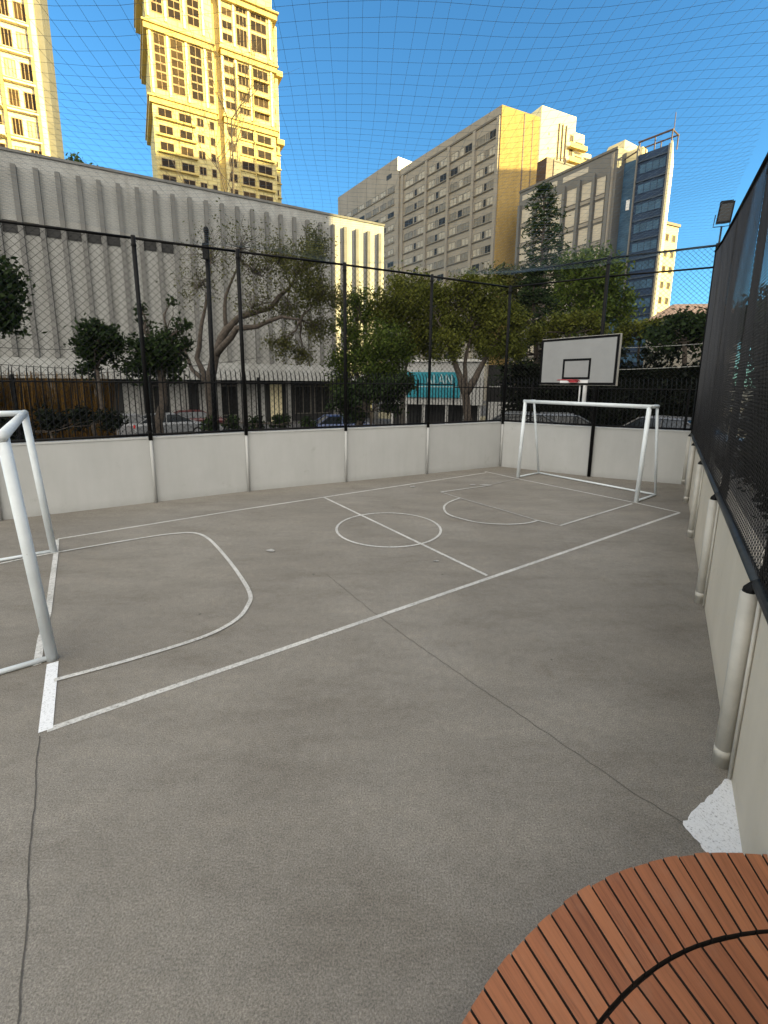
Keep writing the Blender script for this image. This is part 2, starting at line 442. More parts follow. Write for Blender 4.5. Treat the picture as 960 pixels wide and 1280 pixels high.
mb = MB(); strip(mb, jag(G((50, 920), (46, 950), (44, 1000), (36, 1080), (34, 1150), (30, 1200), (22, 1285)), .05, .0035), .007, .0030)
tag(mb.build('floor_crack', M['hairline']), kind='structure')
mb = MB()
pp = [(884, 1066), (853, 1030), (868, 1013), (880, 1002), (893, 990), (906, 974), (918, 968), (932, 1066)]
gp = [gr(*p, .004) for p in pp]
rag = jag(gp[:7], .025, .007)[:-1] + gp[6:]
mb.face([tuple(p) for p in rag])
tag(mb.build('white_floor_patch', M['patch']), kind='structure')

# ------------------------------------------------------------------ perimeter walls
def poly_wall(name, pts, h, th, m, label, side, cap=True):
    """side = +1: outside lies to the left of the walking direction"""
    c = Vector((*pts[len(pts) // 2], 0)); root = empty(name, c, label, 'wall')
    for (ax, ay), (bx, by) in zip(pts[:-1], pts[1:]):
        a = Vector((ax, ay)); b = Vector((bx, by)); t = (b - a).normalized(); n = Vector((-t.y, t.x)) * side
        g = .004
        q = [a + t * g, b - t * g, b - t * g + n * th, a + t * g + n * th]
        if side < 0: q = [q[1], q[0], q[3], q[2]]
        mb = MB(); mb.prism([tuple(x) for x in q], -.3, h); mb.build('wall_panel', M[m], root, bevel=.006)
        if cap:
            q = [a - n * .012, b - n * .012, b + n * (th + .012), a + n * (th + .012)]
            if side < 0: q = [q[1], q[0], q[3], q[2]]
            mb = MB(); mb.prism([tuple(x) for x in q], h + .001, h + .035); mb.build('coping', M[m], root, bevel=.005)
    return root
wl = poly_wall('court_wall', LW, 1.335, .15, 'wall', 'long white painted low wall of six panels along the left side of the court', 1)
wf = poly_wall('court_wall', FW, 1.335, .15, 'wall', 'white painted low wall of two panels behind the far goal', 1)
wr = poly_wall('court_wall', RW, 1.265, .15, 'cream', 'cream low wall with vertical pipes along the right edge of the court', -1, cap=False)

# ------------------------------------------------------------------ fences
def chain(mb, A, B, z0, zA, cell, r, zB):
    """diagonal wires clipped to the panel, whose top edge may slope from zA to zB"""
    A = Vector((*A, 0)); B = Vector((*B, 0)); L = (B - A).length; D = (B - A) / L
    nrm = Vector((-D.y, D.x, 0)); hA, hB = zA - z0, zB - z0; sl = (hB - hA) / L; H = max(hA, hB)
    P = lambda s, z, o: A + D * s + nrm * o + Vector((0, 0, z0 + z))
    k = -H
    while k < L + H:
        for sgn in (1, -1):
            # z = sgn * (s - k), 0 <= z <= hA + sl * s, 0 <= s <= L
            s_top = (hA + sgn * k) / (sgn - sl)
            lo, hi = (k, s_top) if sgn > 0 else (s_top, k)
            lo = max(lo, 0.); hi = min(hi, L)
            if hi - lo < .02: continue
            n = max(1, int((hi - lo) / .5)); pts = []
            for j in range(n + 1):
                ss = lo + (hi - lo) * j / n; z = sgn * (ss - k)
                pts.append(P(ss, z, sgn * r * .8 + (.010 if cell > .08 else .0012) * math.sin(4.1 * ss + 3 * z)))
            mb.tube(pts, r, 3, cap=False)
        k += cell

def fence(name, pts, z0, tops, cell, r, label, posts, side, wiremat, sleeve=True, rails=(), post_r=.042, sleeve_r=.055, railmat='black', skip=(), rail_r=.024, plane=.055, post_out=None):
    c = Vector((*pts[len(pts) // 2], 0)); root = empty(name, c, label, 'fence')
    for i, ((a, b), ta, tb) in enumerate(zip(zip(pts[:-1], pts[1:]), tops[:-1], tops[1:])):
        t = (Vector(b) - Vector(a)).normalized(); n = Vector((-t.y, t.x)) * side
        off = n * plane
        aa = tuple(Vector(a) + off); bb = tuple(Vector(b) + off)
        mb = MB(); chain(mb, aa, bb, z0 + .03, ta - .02, cell, r, tb - .02); mb.build('wire_mesh', wiremat, root)
        mb = MB(); mb.tube([(*aa, ta), (*bb, tb)], .026, 8); mb.build('top_rail', 'black', root, smooth=True)
        mb = MB(); mb.tube([(*aa, z0 + .04), (*bb, z0 + .04)], rail_r, 10); mb.build('bottom_rail', railmat, root, smooth=True)
        for rz in rails:
            mb = MB(); mb.tube([(*aa, rz), (*bb, rz)], .022, 8); mb.build('middle_rail', 'black', root, smooth=True)
    for i in posts:
        p = Vector(pts[i]); j = min(i, len(pts) - 2)
        t = (Vector(pts[j + 1]) - Vector(pts[j])).normalized(); n = Vector((-t.y, t.x)) * side
        b = p - n * (max(sleeve_r, post_r) + .002)
        zb = z0 - .06
        if post_out is not None: b = p + n * post_out
        bs = p - n * (max(sleeve_r, post_r) + .002)
        mb = MB(); mb.tube([(b.x, b.y, zb if sleeve and i not in skip else .0), (b.x, b.y, tops[i] + .02)], post_r, 10)
        po = mb.build('post', 'black', root, smooth=True)
        for z in (z0 + .12, (z0 + tops[i]) / 2, tops[i] - .15):
            mb = MB(); mb.lathe([(post_r, -.02), (post_r + .008, -.02), (post_r + .008, .02), (post_r, .02)], (b.x, b.y, z), 10)
            mb.build('clamp', 'black', po)
        if sleeve and i not in skip:
            mb = MB(); mb.tube([(bs.x, bs.y, 0), (bs.x, bs.y, z0 - .02)], sleeve_r, 14)
            for z in ((.10,) if sleeve_r > .04 else ()): mb.lathe([(sleeve_r, -.03), (sleeve_r + .003, -.03), (sleeve_r + .003, .03), (sleeve_r, .03)], (bs.x, bs.y, z), 14)
            if post_out is not None:
                m2 = MB(); m2.tube([(bs.x, bs.y, z0 - .022), (bs.x, bs.y, z0 - .008), (bs.x + n.x * .03, bs.y + n.y * .03, z0 + .04)], [sleeve_r * .8, sleeve_r * .8, .03], 12); m2.build('post_foot', 'black', po)
            mb.build('pipe_sleeve', 'pipe' if sleeve_r > .045 else 'wall', po, smooth=True)
    return root
Z0 = 1.372
fence('wire_fence', LW, Z0, [5.1, 5.1, 5.1, 5.17, 5.22, 5.24, 5.24, 5.24], .135, .0034, 'tall black chain link fence standing on the long left wall', range(0, 8), 1, 'wire', sleeve_r=.030, post_r=.04)
ff = fence('wire_fence', FW, Z0, [5.62, 5.68, 5.72], .115, .0034, 'black chain link fence with a double top rail behind the far goal', (1, 2), 1, 'wire', rails=(5.24,), sleeve_r=.030, post_r=.045, skip=(1,))
fr = fence('wire_fence', RW, 1.262, [3.4, 4.14, 4.43, 4.72, 5.01, 5.30, 5.60], .060, .0023, 'dense black chain link fence on the cream wall at the right edge', range(0, 7), -1, 'wirenear', railmat='railmet', post_r=.036, sleeve_r=.046, rail_r=.034, plane=-.012, post_out=.028)
# thin conduits running down the cream wall beside the pipes
for t in (.62, 3.27, 5.92):
    p = R0 + RD * (t - .13); nn = Vector((RD.y, -RD.x)); b = p - nn * .014
    mb = MB(); mb.tube([(b.x, b.y, .02), (b.x, b.y, 1.33)], .011, 8)
    mb.build('conduit', 'pipe', wr, smooth=True)

# ------------------------------------------------------------------ overhead net
def roof_net():
    mb = MB(); poly = [Vector(p) for p in [RW[0], (7.71, 10.93), (5.68, 11.95), (3.55, 13.26), (-.98, 10.96), (-6.91, 7.6), (-14, 3.05), (-14, -5)]]
    def inside_span(a, D):   # line a + D t clipped to (roughly convex) polygon -> spans
        ts = []
        n = len(poly)
        for i in range(n):
            p, q = poly[i], poly[(i + 1) % n]; e = q - p
            den = D.x * e.y - D.y * e.x
            if abs(den) < 1e-9: continue
            w = p - a; t = (w.x * e.y - w.y * e.x) / den; u = (w.x * D.y - w.y * D.x) / den
            if 0 <= u < 1: ts.append(t)
        ts.sort(); return [(ts[i], ts[i + 1]) for i in range(0, len(ts) - 1, 2)]
    def sag(p):
        d = 1e9; n = len(poly)
        for i in range(n):
            a, b = poly[i], poly[(i + 1) % n]; e = b - a; t = max(0, min(1, (p - a).dot(e) / e.length_squared)); d = min(d, (p - (a + e * t)).length)
        base = 5.24 + .045 * max(0, p.x + 2)
        return base - .34 * (1 - math.exp(-d / 2.2)) + .045 * math.sin(1.7 * p.x + .6 * p.y) + .03 * math.sin(2.3 * p.y - .8 * p.x)
    D1 = Vector((-.08, 1)).normalized(); D2 = Vector((D1.y, -D1.x))
    for D, N in ((D1, D2), (D2, D1)):
        for k in range(-160, 160):
            a = N * (k * .125) + Vector((0, 0)); 
            for t0, t1 in inside_span(a, D):
                if t1 - t0 < .1: continue
                n = max(2, int((t1 - t0) / .4)); ph = random.uniform(0, 6)
                pts = []
                for j in range(n + 1):
                    p = a + D * (t0 + (t1 - t0) * j / n) + N * (.012 * math.sin(1.1 * j + ph)); pts.append((p.x, p.y, sag(p)))
                if max(q[1] for q in pts) < 1.5: continue
                mb.tube(pts, .0012, 3, cap=False)
    return tag(mb.build('roof_net', 'twine'), 'thin square mesh safety net stretched overhead across the sky', 'net')
roof_net()

# ------------------------------------------------------------------ goals
def goal(name, A, B, inward, label, front_r=.045, ext=0.):
    """A,B: front post bases; inward: unit vector pointing from goal mouth to the back"""
    A = Vector((*A, 0)); B = Vector((*B, 0)); n = Vector((*inward, 0)); H = 2.05
    root = empty(name, (A + B) / 2, label, 'goal', 'football goals on the court')
    up = Vector((0, 0, 1)); t = (B - A).normalized()
    fa, fb = A + n * .12 + up * H, B + n * .12 + up * H
    ra, rb = A + n * .95, B + n * .95
    ta, tb = A + n * .50 + up * H, B + n * .50 + up * H
    for b0, t0 in ((A, fa), (B, fb)):
        mb = MB(); mb.tube([b0, t0], front_r, 14); mb.build('front_post', 'goal', root, smooth=True)
    mb = MB(); mb.tube([fa - t * front_r, fb + t * front_r], front_r, 14); mb.build('crossbar', 'goal', root, smooth=True)
    for b0, t0 in ((ra, ta), (rb, tb)):
        mb = MB(); mb.tube([b0 + up * .03, t0 - up * .01], .028, 10); mb.build('rear_post', 'goal', root, smooth=True)
    for a, b in ((fa, ta), (fb, tb)):
        mb = MB(); mb.tube([a, b + n * .03], .04, 10); mb.build('top_bar', 'goal', root, smooth=True)
    for a, b in ((A, ra), (B, rb)):
        mb = MB(); mb.tube([a + up * .026, b + up * .026], .024, 8); mb.build('ground_bar', 'goal', root, smooth=True)
    mb = MB(); mb.tube([ra + up * .03, rb + up * .03], .024, 8); mb.build('back_bar', 'goal', root, smooth=True)
    return root
goal('football_goal', (3.63, 11.62), (5.47, 9.20), (.8, .6), 'white tube football goal standing in front of the far wall under the backboard')
goal('football_goal', (-3.0, 3.6), (-4.86, 6.12), (-.8, -.6), 'white tube football goal cut off by the left edge of the picture')

# ------------------------------------------------------------------ basketball backboard on the far goal
def backboard():
    u = Vector((.6, -.8, 0)); n = Vector((.8, .6, 0)); P = Vector((4.56, 10.41, 0)) + n * .1
    root = empty('basketball_backboard', P + Vector((0, 0, 2.1)), 'white basketball backboard with black border and red hoop above the far goal', 'backboard')
    def F(s, o, z): return P + u * s - n * o + Vector((0, 0, z))
    s0, s1, z0, z1 = -1.15, .77, 2.49, 3.59
    mb = MB(); mb.obox(F, s0, s1, -.035, 0, z0, z1); mb.build('board', 'board', root)
    mb = MB(); w = .055; o0, o1 = .001, .004
    mb.obox(F, s0, s1, o0, o1, z1 - w, z1); mb.obox(F, s0, s1, o0, o1, z0, z0 + w); mb.obox(F, s0, s0 + w, o0, o1, z0 + w, z1 - w); mb.obox(F, s1 - w, s1, o0, o1, z0 + w, z1 - w)
    mb.build('border', 'boardline', root)
    a0, a1, b0, b1 = -.53, .17, 2.62, 3.10; w = .05
    mb = MB(); mb.obox(F, a0, a1, o0, o1, b1 - w, b1); mb.obox(F, a0, a1, o0, o1, b0, b0 + w); mb.obox(F, a0, a0 + w, o0, o1, b0 + w, b1 - w); mb.obox(F, a1 - w, a1, o0, o1, b0 + w, b1 - w)
    mb.build('target_square', 'boardline', root)
    mb = MB(); mb.obox(F, s0 - .012, s1 + .012, -.075, -.036, z0 - .012, z0 + .03); mb.obox(F, s0 - .012, s1 + .012, -.075, -.036, z1 - .03, z1 + .012)
    mb.obox(F, s0 - .012, s0 + .03, -.075, -.036, z0 + .03, z1 - .03); mb.obox(F, s1 - .03, s1 + .012, -.075, -.036, z0 + .03, z1 - .03)
    mb.build('back_frame', 'pipe', root)
    mb = MB(); mb.obox(F, -.56, .14, .005, .02, 2.535, 2.60); mb.build('bracket', 'boardwhite', root)
    hc = F(-.19, .30, 2.60); mb = MB()
    ring = [hc + u * .225 * math.cos(t * math.pi / 16) + n * .225 * math.sin(t * math.pi / 16) for t in range(33)]
    mb.tube(ring, .012, 8); mb.tube([F(-.33, .02, 2.58), F(-.30, .12, 2.595)], .012, 8); mb.tube([F(-.05, .02, 2.58), F(-.08, .12, 2.595)], .012, 8)
    mb.obox(F, -.29, -.09, .02, .09, 2.545, 2.61)
    mb.build('hoop', 'rim', root, smooth=False)
    mb = MB(); mb.tube([F(.05, -.055, 2.02), F(.05, -.055, 3.0)], .045, 12); mb.build('support_pole', 'boardwhite', root, smooth=True)
    mb = MB(); mb.tube([F(-.08, -.06, 2.02), F(-.08, -.06, 2.6)], .018, 8); mb.build('brace', 'boardwhite', root, smooth=True)
backboard()

# ------------------------------------------------------------------ wooden deck
def deck():
    c = Vector((1.6, -.22)); Ro, Ri, Rin, zt = 1.875, 1.585, .35, .40
    root = empty('wooden_deck', (c.x, c.y, 0), 'round reddish brown plank deck in the lower right corner', 'deck')
    mb = MB(); uv = []
    def board(a0, a1, r0, r1, skew, gap, hz):
        # annular board with parallel gaps
        n0 = 4
        def pt(a, r, sk): 
            aa = a + sk * (Ro - r); return (c.x + r * math.cos(aa), c.y + r * math.sin(aa))
        P = []
        for (a, r) in ((a0, r0), (a1, r0)): pass
        g0 = gap / 2
        inner = [pt(a0 + g0 / r0, r0, skew), pt(a1 - g0 / r0, r0, skew)]
        outer = [pt(a0 + g0 / r1 + (a1 - a0 - 2 * g0 / r1) * k / n0, r1, skew) for k in range(n0 + 1)]
        top = [inner[0]] + outer + [inner[1]]
        n = len(mb.v); m = len(top)
        mb.v += [(x, y, zt - .028) for x, y in top] + [(x, y, zt + hz) for x, y in top]
        L = r1 - r0
        W = r1 * (a1 - a0)
        tuv = [(0, 0)] + [(W * k / n0, L) for k in range(n0 + 1)] + [(W, 0)]
        # winding: angles increase ccw; inner0, outer0..outer_n, inner1 -> clockwise, so reverse
        mb.f.append(tuple(n + m + k for k in reversed(range(m)))); mb.m.append(0); uv.extend(tuv[k] for k in reversed(range(m)))
        for k in range(m):
            k2 = (k + 1) % m
            mb.f.append((n + k, n + m + k, n + m + k2, n + k2)); mb.m.append(0 if 0 < k < m - 2 else 1); uv.extend([tuv[k], tuv[k], tuv[k2], tuv[k2]])  # board sides near black: gap shade painted in
    w = .078
    a = 0.
    na = int(2 * math.pi * Ro / w)
    for k in range(na):
        a0 = 2 * math.pi * k / na; a1 = 2 * math.pi * (k + 1) / na
        board(a0, a1, Ri + .006, Ro + random.uniform(-.004, .004), .09, .0090, random.uniform(-.0012, .0012))
    nb = int(2 * math.pi * Ri / .082)
    for k in range(nb):
        a0 = 2 * math.pi * (k + .35) / nb; a1 = 2 * math.pi * (k + 1.35) / nb
        board(a0, a1, Rin, Ri - .006 + random.uniform(-.002, .002), .09, .0090, random.uniform(-.0015, .0012) - .003)
    mb.uv = uv
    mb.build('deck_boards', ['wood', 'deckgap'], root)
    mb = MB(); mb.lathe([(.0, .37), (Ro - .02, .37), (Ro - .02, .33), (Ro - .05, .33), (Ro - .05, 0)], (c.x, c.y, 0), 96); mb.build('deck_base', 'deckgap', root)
    mb = MB(); mb.lathe([(Ro - .045, 0.), (Ro - .012, 0.), (Ro - .012, .366), (Ro - .045, .366)], (c.x, c.y, 0), 96); mb.build('fascia', 'woodside', root)
deck()

# ------------------------------------------------------------------ trees
def leaves(mb, clumps, n, size, aspect=.55, seed=0, shell=.45, tilt=1.0):
    """clumps: (centre, (rx, ry, rz), weight)"""
    rng = np.random.default_rng(seed)
    w = np.array([c[2] for c in clumps], float); w /= w.sum()
    idx = rng.choice(len(clumps), n, p=w)
    C = np.array([tuple(c[0]) for c in clumps])[idx]; Rr = np.array([c[1] for c in clumps])[idx]
    # break each clump into sub-tufts for an uneven outline
    nt_ = 16
    tuft = rng.normal(size=(len(clumps), nt_, 3)); tuft /= np.linalg.norm(tuft, axis=2, keepdims=True)
    tuft *= (rng.random((len(clumps), nt_, 1)) ** shell) * .95
    tsel = tuft[idx, rng.integers(0, nt_, n)]
    d = rng.normal(size=(n, 3)) * .26
    p = C + (tsel + d) * Rr
    a = rng.normal(size=(n, 3)); a[:, 2] *= tilt; a /= np.linalg.norm(a, axis=1, keepdims=True)
    b = rng.normal(size=(n, 3)); b -= a * (a * b).sum(1, keepdims=True); b /= np.linalg.norm(b, axis=1, keepdims=True)
    s = size * rng.uniform(.6, 1.35, (n, 1))
    a *= s; b *= s * aspect
    q = np.stack([p - a, p - b * .9 + a * .1, p + a, p + b * .9 + a * .1], 1).reshape(-1, 3)
    base = len(mb.v); mb.v += [tuple(x) for x in q]
    mb.f += [(base + 4 * i, base + 4 * i + 1, base + 4 * i + 2, base + 4 * i + 3) for i in range(n)]; mb.m += [0] * n

def wob(a, b, n=5, amp=.12):
    a = Vector(a); b = Vector(b); L = (b - a).length; out = []
    for k in range(n + 1):
        t = k / n; j = amp * L * math.sin(math.pi * t)
        out.append(a + (b - a) * t + Vector((random.uniform(-j, j), random.uniform(-j, j), random.uniform(-j, j) * .4)))
    return out

def tree(name, base_px, d, clumps_px, mleaf, label, n=5000, size=.11, trunk_r=.13, limbs=None, bark='bark', group='trees along the street', cat_='tree', fork=None, twigs=0, zg=-.9, squash=.9, shell=.45, twigmat=None, depthk=1.0):
    b = at(base_px[0], base_px[1], d); b.z = zg
    root = empty(name, b, label, cat_, group)
    sc = d / FPX
    cl = []
    for c in clumps_px:
        px, py, r = c[:3]; wgt = c[3] if len(c) > 3 else 1.
        dd = d + random.uniform(-1, 1) * r * sc * .7 * depthk
        cl.append((at(px, py, dd), (r * sc, r * sc * depthk, r * sc * squash), wgt * r * r))
    mb = MB()
    if limbs:
        for L in limbs:
            pts = [at(px, py, d + dz) for px, py, dz in L[0]]
            if L[2]: pts = [Vector((b.x, b.y, zg))] + pts
            # refine
            rr = L[1]; fine = []
            for p, q_ in zip(pts[:-1], pts[1:]): fine += wob(p, q_, 3, .05)[:-1]
            fine.append(pts[-1])
            mb.tube(fine, [rr * (1 - .72 * k / (len(fine) - 1)) for k in range(len(fine))], 8)
        tips = [at(*L[0][-1][:2], d + L[0][-1][2]) for L in limbs]
    else:
        f = at(*(fork or (sum(c[0] for c in clumps_px) / len(clumps_px), max(c[1] for c in clumps_px))), d)
        pts = wob(b, f, 6, .035)
        mb.tube(pts, [trunk_r * (1.15 - .45 * k / 6) for k in range(7)], 9)
        tips = [f]
    for c, r, w in cl:
        t = min(tips, key=lambda q_: (q_ - c).length)
        pts = wob(t, c, 5, .10)
        r0 = trunk_r * .45
        mb.tube(pts, [r0 * (1 - .8 * k / 5) for k in range(6)], 6)
        for j in range(5):
            v = Vector((random.gauss(0, 1), random.gauss(0, 1), random.gauss(.3, 1))).normalized()
            e = c + Vector((v.x * r[0], v.y * r[1], v.z * r[2])) * .85
            s0 = pts[random.randint(2, 5)]
            mb.tube(wob(s0, e, 4, .1), [r0 * .28 * (1 - .75 * k / 4) for k in range(5)], 5, cap=False)
        for j in range(twigs):
            v = Vector((random.gauss(0, 1), random.gauss(0, 1), random.gauss(.5, 1))).normalized()
            e = c + Vector((v.x * r[0], v.y * r[1], v.z * r[2])) * random.uniform(.7, 1.15)
            s0 = c + (pts[random.randint(2, 5)] - c) * random.random()
            mb.tube(wob(s0, e, 4, .12), [.012 * (1 - .7 * k / 4) for k in range(5)], 3, cap=False)
    mb.build('trunk', bark, root, smooth=True)
    mb = MB(); leaves(mb, cl, n, size, seed=random.randint(0, 99999), shell=shell); mb.build('crown', mleaf, root)
    return root

tree('leafy_tree', (-28, 540), 13, [(2, 345, 24), (-12, 330, 30), (8, 372, 22), (-14, 395, 30), (6, 400, 12), (-40, 360, 45)], 'lf_dark', 'dark leafy tree reaching in from the left edge of the picture', 4500, .085, .12)
tree('round_shrub', (120, 540), 14.5, [(122, 412, 18), (112, 436, 17), (138, 428, 17), (124, 440, 20), (110, 462, 12)], 'lf_dark', 'small dark round topped shrub tree right of the reed screen', 3600, .075, .07, cat_='shrub')
tree('dense_shrub', (196, 545), 15.5, [(182, 432, 20), (210, 436, 22), (178, 456, 22), (205, 455, 24), (176, 385, 9, .5), (214, 378, 8, .4), (180, 402, 9, .4), (226, 405, 11, .4), (234, 430, 10, .5)], 'lf_dark', 'dense dark shrub with a thick trunk and loose upper sprigs', 5200, .08, .17, cat_='shrub')
tree('sparse_tree', (262, 545), 17.5, [(262, 318, 36, .10), (248, 360, 30, .14), (300, 310, 38, .13), (325, 345, 34, .28), (350, 322, 26, .6), (382, 338, 30, 1.0), (405, 365, 28, 1.1), (395, 312, 24, .9), (360, 385, 24, .6), (352, 432, 18, 1.1), (380, 445, 16, .9), (395, 410, 22, .9), (315, 385, 24, .25)], 'lf_olive',
     'half bare street tree with a long limb reaching right and thin olive leaves', 15000, .05, .10, bark='bark', twigs=48,
     limbs=[([(262, 480, 0), (268, 446, 0), (283, 412, .2), (300, 396, .3), (336, 386, .3), (362, 360, .5)], .24, True),
            ([(268, 446, 0), (296, 410, -.2), (322, 408, -.3), (352, 396, -.4), (376, 400, -.5)], .14, False),
            ([(262, 480, 0), (246, 448, .2), (252, 405, .2), (262, 345, .3)], .13, False),
            ([(283, 412, .2), (282, 370, .3), (300, 325, .3)], .09, False), ([(262, 480, 0), (240, 462, .3), (230, 430, .5)], .12, False)])
tree('street_tree', (438, 545), 19, [(446, 392, 24), (470, 425, 28), (438, 440, 26), (462, 460, 24), (430, 415, 18), (428, 470, 20), (448, 370, 14, .7), (484, 448, 22), (500, 430, 22), (470, 480, 20), (490, 468, 20), (455, 495, 18)], 'lf_mid', 'bushy mid green tree left of the teal sign', 20000, .062, .17)
tree('street_tree', (505, 545), 20, [(488, 372, 24), (512, 362, 24), (530, 382, 22), (500, 398, 24), (478, 392, 20), (522, 408, 20), (512, 432, 22), (545, 412, 20), (495, 440, 20), (538, 436, 18)], 'lf_yel', 'yellowish broad tree with thin pale stems just left of the teal sign', 20000, .062, .10, bark='barkpale',
     limbs=[([(503, 478, 0), (512, 440, 0), (530, 405, 0)], .09, True), ([(500, 478, .3), (498, 440, .3), (492, 400, .3)], .09, True), ([(508, 470, -.2), (508, 430, -.2), (512, 385, -.2)], .07, True)])
tree('street_tree', (582, 545), 18, [(568, 368, 24), (598, 378, 28), (622, 398, 26), (556, 398, 22), (606, 408, 24), (640, 412, 16), (578, 412, 22), (585, 354, 16, .8), (632, 432, 18), (560, 432, 20), (608, 436, 20), (645, 436, 16), (540, 372, 18), (648, 396, 14)], 'lf_yel', 'wide yellow green tree with a dark forked trunk in front of the teal sign', 26000, .060, .12,
     limbs=[([(582, 492, 0), (570, 458, 0), (558, 425, 0)], .22, True), ([(582, 492, 0), (598, 464, 0), (614, 432, 0)], .18, False), ([(582, 490, .1), (581, 455, .1), (590, 410, .1)], .12, False)])
tree('low_shrub', (455, 545), 17, [(425, 500, 16), (450, 492, 18), (478, 486, 20), (505, 480, 16), (440, 515, 14), (490, 505, 14)], 'lf_dark', 'low dark shrub under the bushy tree left of the teal sign', 4200, .08, .06, cat_='shrub', group='shrubs behind the railing')
tree('low_shrub', (300, 545), 15, [(290, 528, 10), (320, 530, 10), (350, 528, 11), (262, 530, 9), (385, 530, 9)], 'lf_dark', 'low clipped shrub row just above the left wall below the half bare tree', 2600, .06, .04, cat_='shrub', group='shrubs behind the railing')
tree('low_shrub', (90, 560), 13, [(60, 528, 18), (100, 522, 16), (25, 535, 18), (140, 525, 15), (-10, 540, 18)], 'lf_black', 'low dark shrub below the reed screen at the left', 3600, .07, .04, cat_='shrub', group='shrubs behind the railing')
tree('broad_tree', (735, 520), 30, [(706, 332, 22), (734, 326, 22), (758, 345, 22), (720, 358, 28), (750, 376, 26), (700, 375, 22), (772, 372, 16), (735, 400, 26), (775, 395, 18)], 'lf_mid', 'broad mid green tree in front of the grey office block', 10000, .13, .2)
tree('broad_tree', (660, 520), 26, [(640, 360, 22), (622, 350, 18, .8), (655, 378, 22), (640, 390, 20)], 'lf_olive', 'olive green tree behind the far fence corner left of the conifer', 4500, .11, .14)
tree('round_bush', (715, 520), 20, [(690, 408, 14), (712, 402, 15), (735, 404, 14), (750, 412, 12), (672, 416, 12)], 'lf_yel', 'yellow green bush showing just above the backboard', 4200, .08, .08, cat_='bush', group='bushes behind the far fence')
tree('round_bush', (800, 520), 22, [(788, 416, 15), (808, 410, 15), (826, 414, 13), (776, 424, 12)], 'lf_yel', 'yellow green bush right of the backboard below the blue tower', 3600, .085, .08, cat_='bush', group='bushes behind the far fence')
tree('loose_tree', (862, 520), 19, [(842, 412, 22), (868, 402, 20), (884, 420, 24), (826, 428, 18), (858, 428, 22)], 'lf_dark', 'loose dark tree with bright gaps at the far right corner of the court', 3600, .10, .12)
tree('loose_tree', (980, 560), 15, [(930, 395, 26), (962, 385, 34), (990, 400, 40), (950, 425, 30), (905, 412, 16)], 'lf_dark', 'dark tree seen through the right hand fence above the hedge', 4200, .10, .12)

def conifer(name, base, d, top, label, prof, n_lev, mleaf, n, size, seed=3):
    rnd = random.Random(seed)
    b = at(*base, d); b.z = -.9; t = at(*top, d); root = empty(name, b, label, 'conifer', 'conifers behind the far fence')
    mb = MB(); mb.tube(wob(b, t, 8, .01), [.24 * (1 - .85 * k / 8) for k in range(9)], 9)
    cl = []
    H = t.z - b.z
    for k in range(n_lev):
        f = k / (n_lev - 1); z = t.z - f * (t.z - prof[-1][0])
        # radius profile by height
        r = np.interp(z, [p[0] for p in prof][::-1], [p[1] for p in prof][::-1])
        c = b + (t - b) * ((z - b.z) / H); m_ = rnd.randint(5, 7)
        for j in range(m_):
            a = 2 * math.pi * (j + rnd.random() * .8) / m_; rr = r * rnd.uniform(.65, 1.12)
            e = c + Vector((math.cos(a) * rr, math.sin(a) * rr, rnd.uniform(-.28, .12) * rr))
            mid = (c + e) / 2 + Vector((0, 0, .10 * rr))
            mb.tube([c, mid, e], [.04, .03, .012], 5, cap=False)
            for q_, s in ((mid, .55), (e, .8), ((mid + e) / 2, .7)):
                cl.append((q_, (.34 * s + .11 * rr, .34 * s + .11 * rr, .20 * s + .06), 1.))
    mb.build('trunk', 'bark', root, smooth=True)
    mb = MB(); leaves(mb, cl, n, size, aspect=.3, seed=seed, shell=.6, tilt=.5); mb.build('crown', mleaf, root)
Zp = lambda py, d: at(690, py, d).z
conifer('conifer_tree', (678, 520), 25, (680, 236), 'tall narrow conifer with tufted branches in front of the grey office block', [(Zp(236, 25), .35), (Zp(255, 25), .85), (Zp(300, 25), 1.0), (Zp(345, 25), 1.05)], 11, 'lf_conifer', 3300, .12, 5)
conifer('conifer_tree', (672, 520), 22, (668, 340), 'dark spreading conifer with drooping boughs behind the far fence corner', [(Zp(340, 22), .3), (Zp(390, 22), 1.4), (Zp(440, 22), 2.0), (Zp(480, 22), 2.1)], 12, 'lf_dark', 7500, .12, 9)

def hedge(name, a, b, th, z0, z1, mleaf, n, size, label, group=None, rag=.3):
    a = Vector((*a, 0)); b = Vector((*b, 0)); root = empty(name, Vector(((a.x + b.x) / 2, (a.y + b.y) / 2, z0)), label, 'hedge', group)
    L = (b - a).length; t = (b - a) / L; nn = Vector((-t.y, t.x, 0))
    cl = []
    k = 0.
    while k < L:
        top = z1 + random.uniform(-rag, rag)
        zc = z0 + .3
        while zc < top:
            cl.append((a + t * k + nn * random.uniform(-th * .2, th * .2) + Vector((0, 0, zc)), (.55, th * .5, .5), 1.)); zc += .6
        k += .55
    mb = MB(); leaves(mb, cl, n, size, seed=random.randint(0, 9999), shell=.4); mb.build('foliage', mleaf, root)
    mb = MB()
    k = .3
    while k < L:
        p = a + t * k; mb.tube(wob((p.x, p.y, z0), (p.x + .1, p.y, z1 - .3), 4, .05), [.04, .036, .03, .025, .02], 6); k += .9
    mb.obox(lambda s, o, z: a + t * s + nn * o + Vector((0, 0, z)), .2, L - .2, -th * .22, th * .22, z0, z1 - .3)  # solid near-black box: the hedge's inner shade put into its colour
    mb.build('stem', 'deepdark', root)
    return root
nr = Vector((RD.y, -RD.x))
pa = R0 + RD * -3 + nr * 1.75; pb = R0 + RD * 14.5 + nr * 1.75
hedge('dark_hedge', pa, pb, .9, 0, 4.0, 'lf_black', 34000, .10, 'tall almost black hedge close behind the right hand fence', rag=.4)
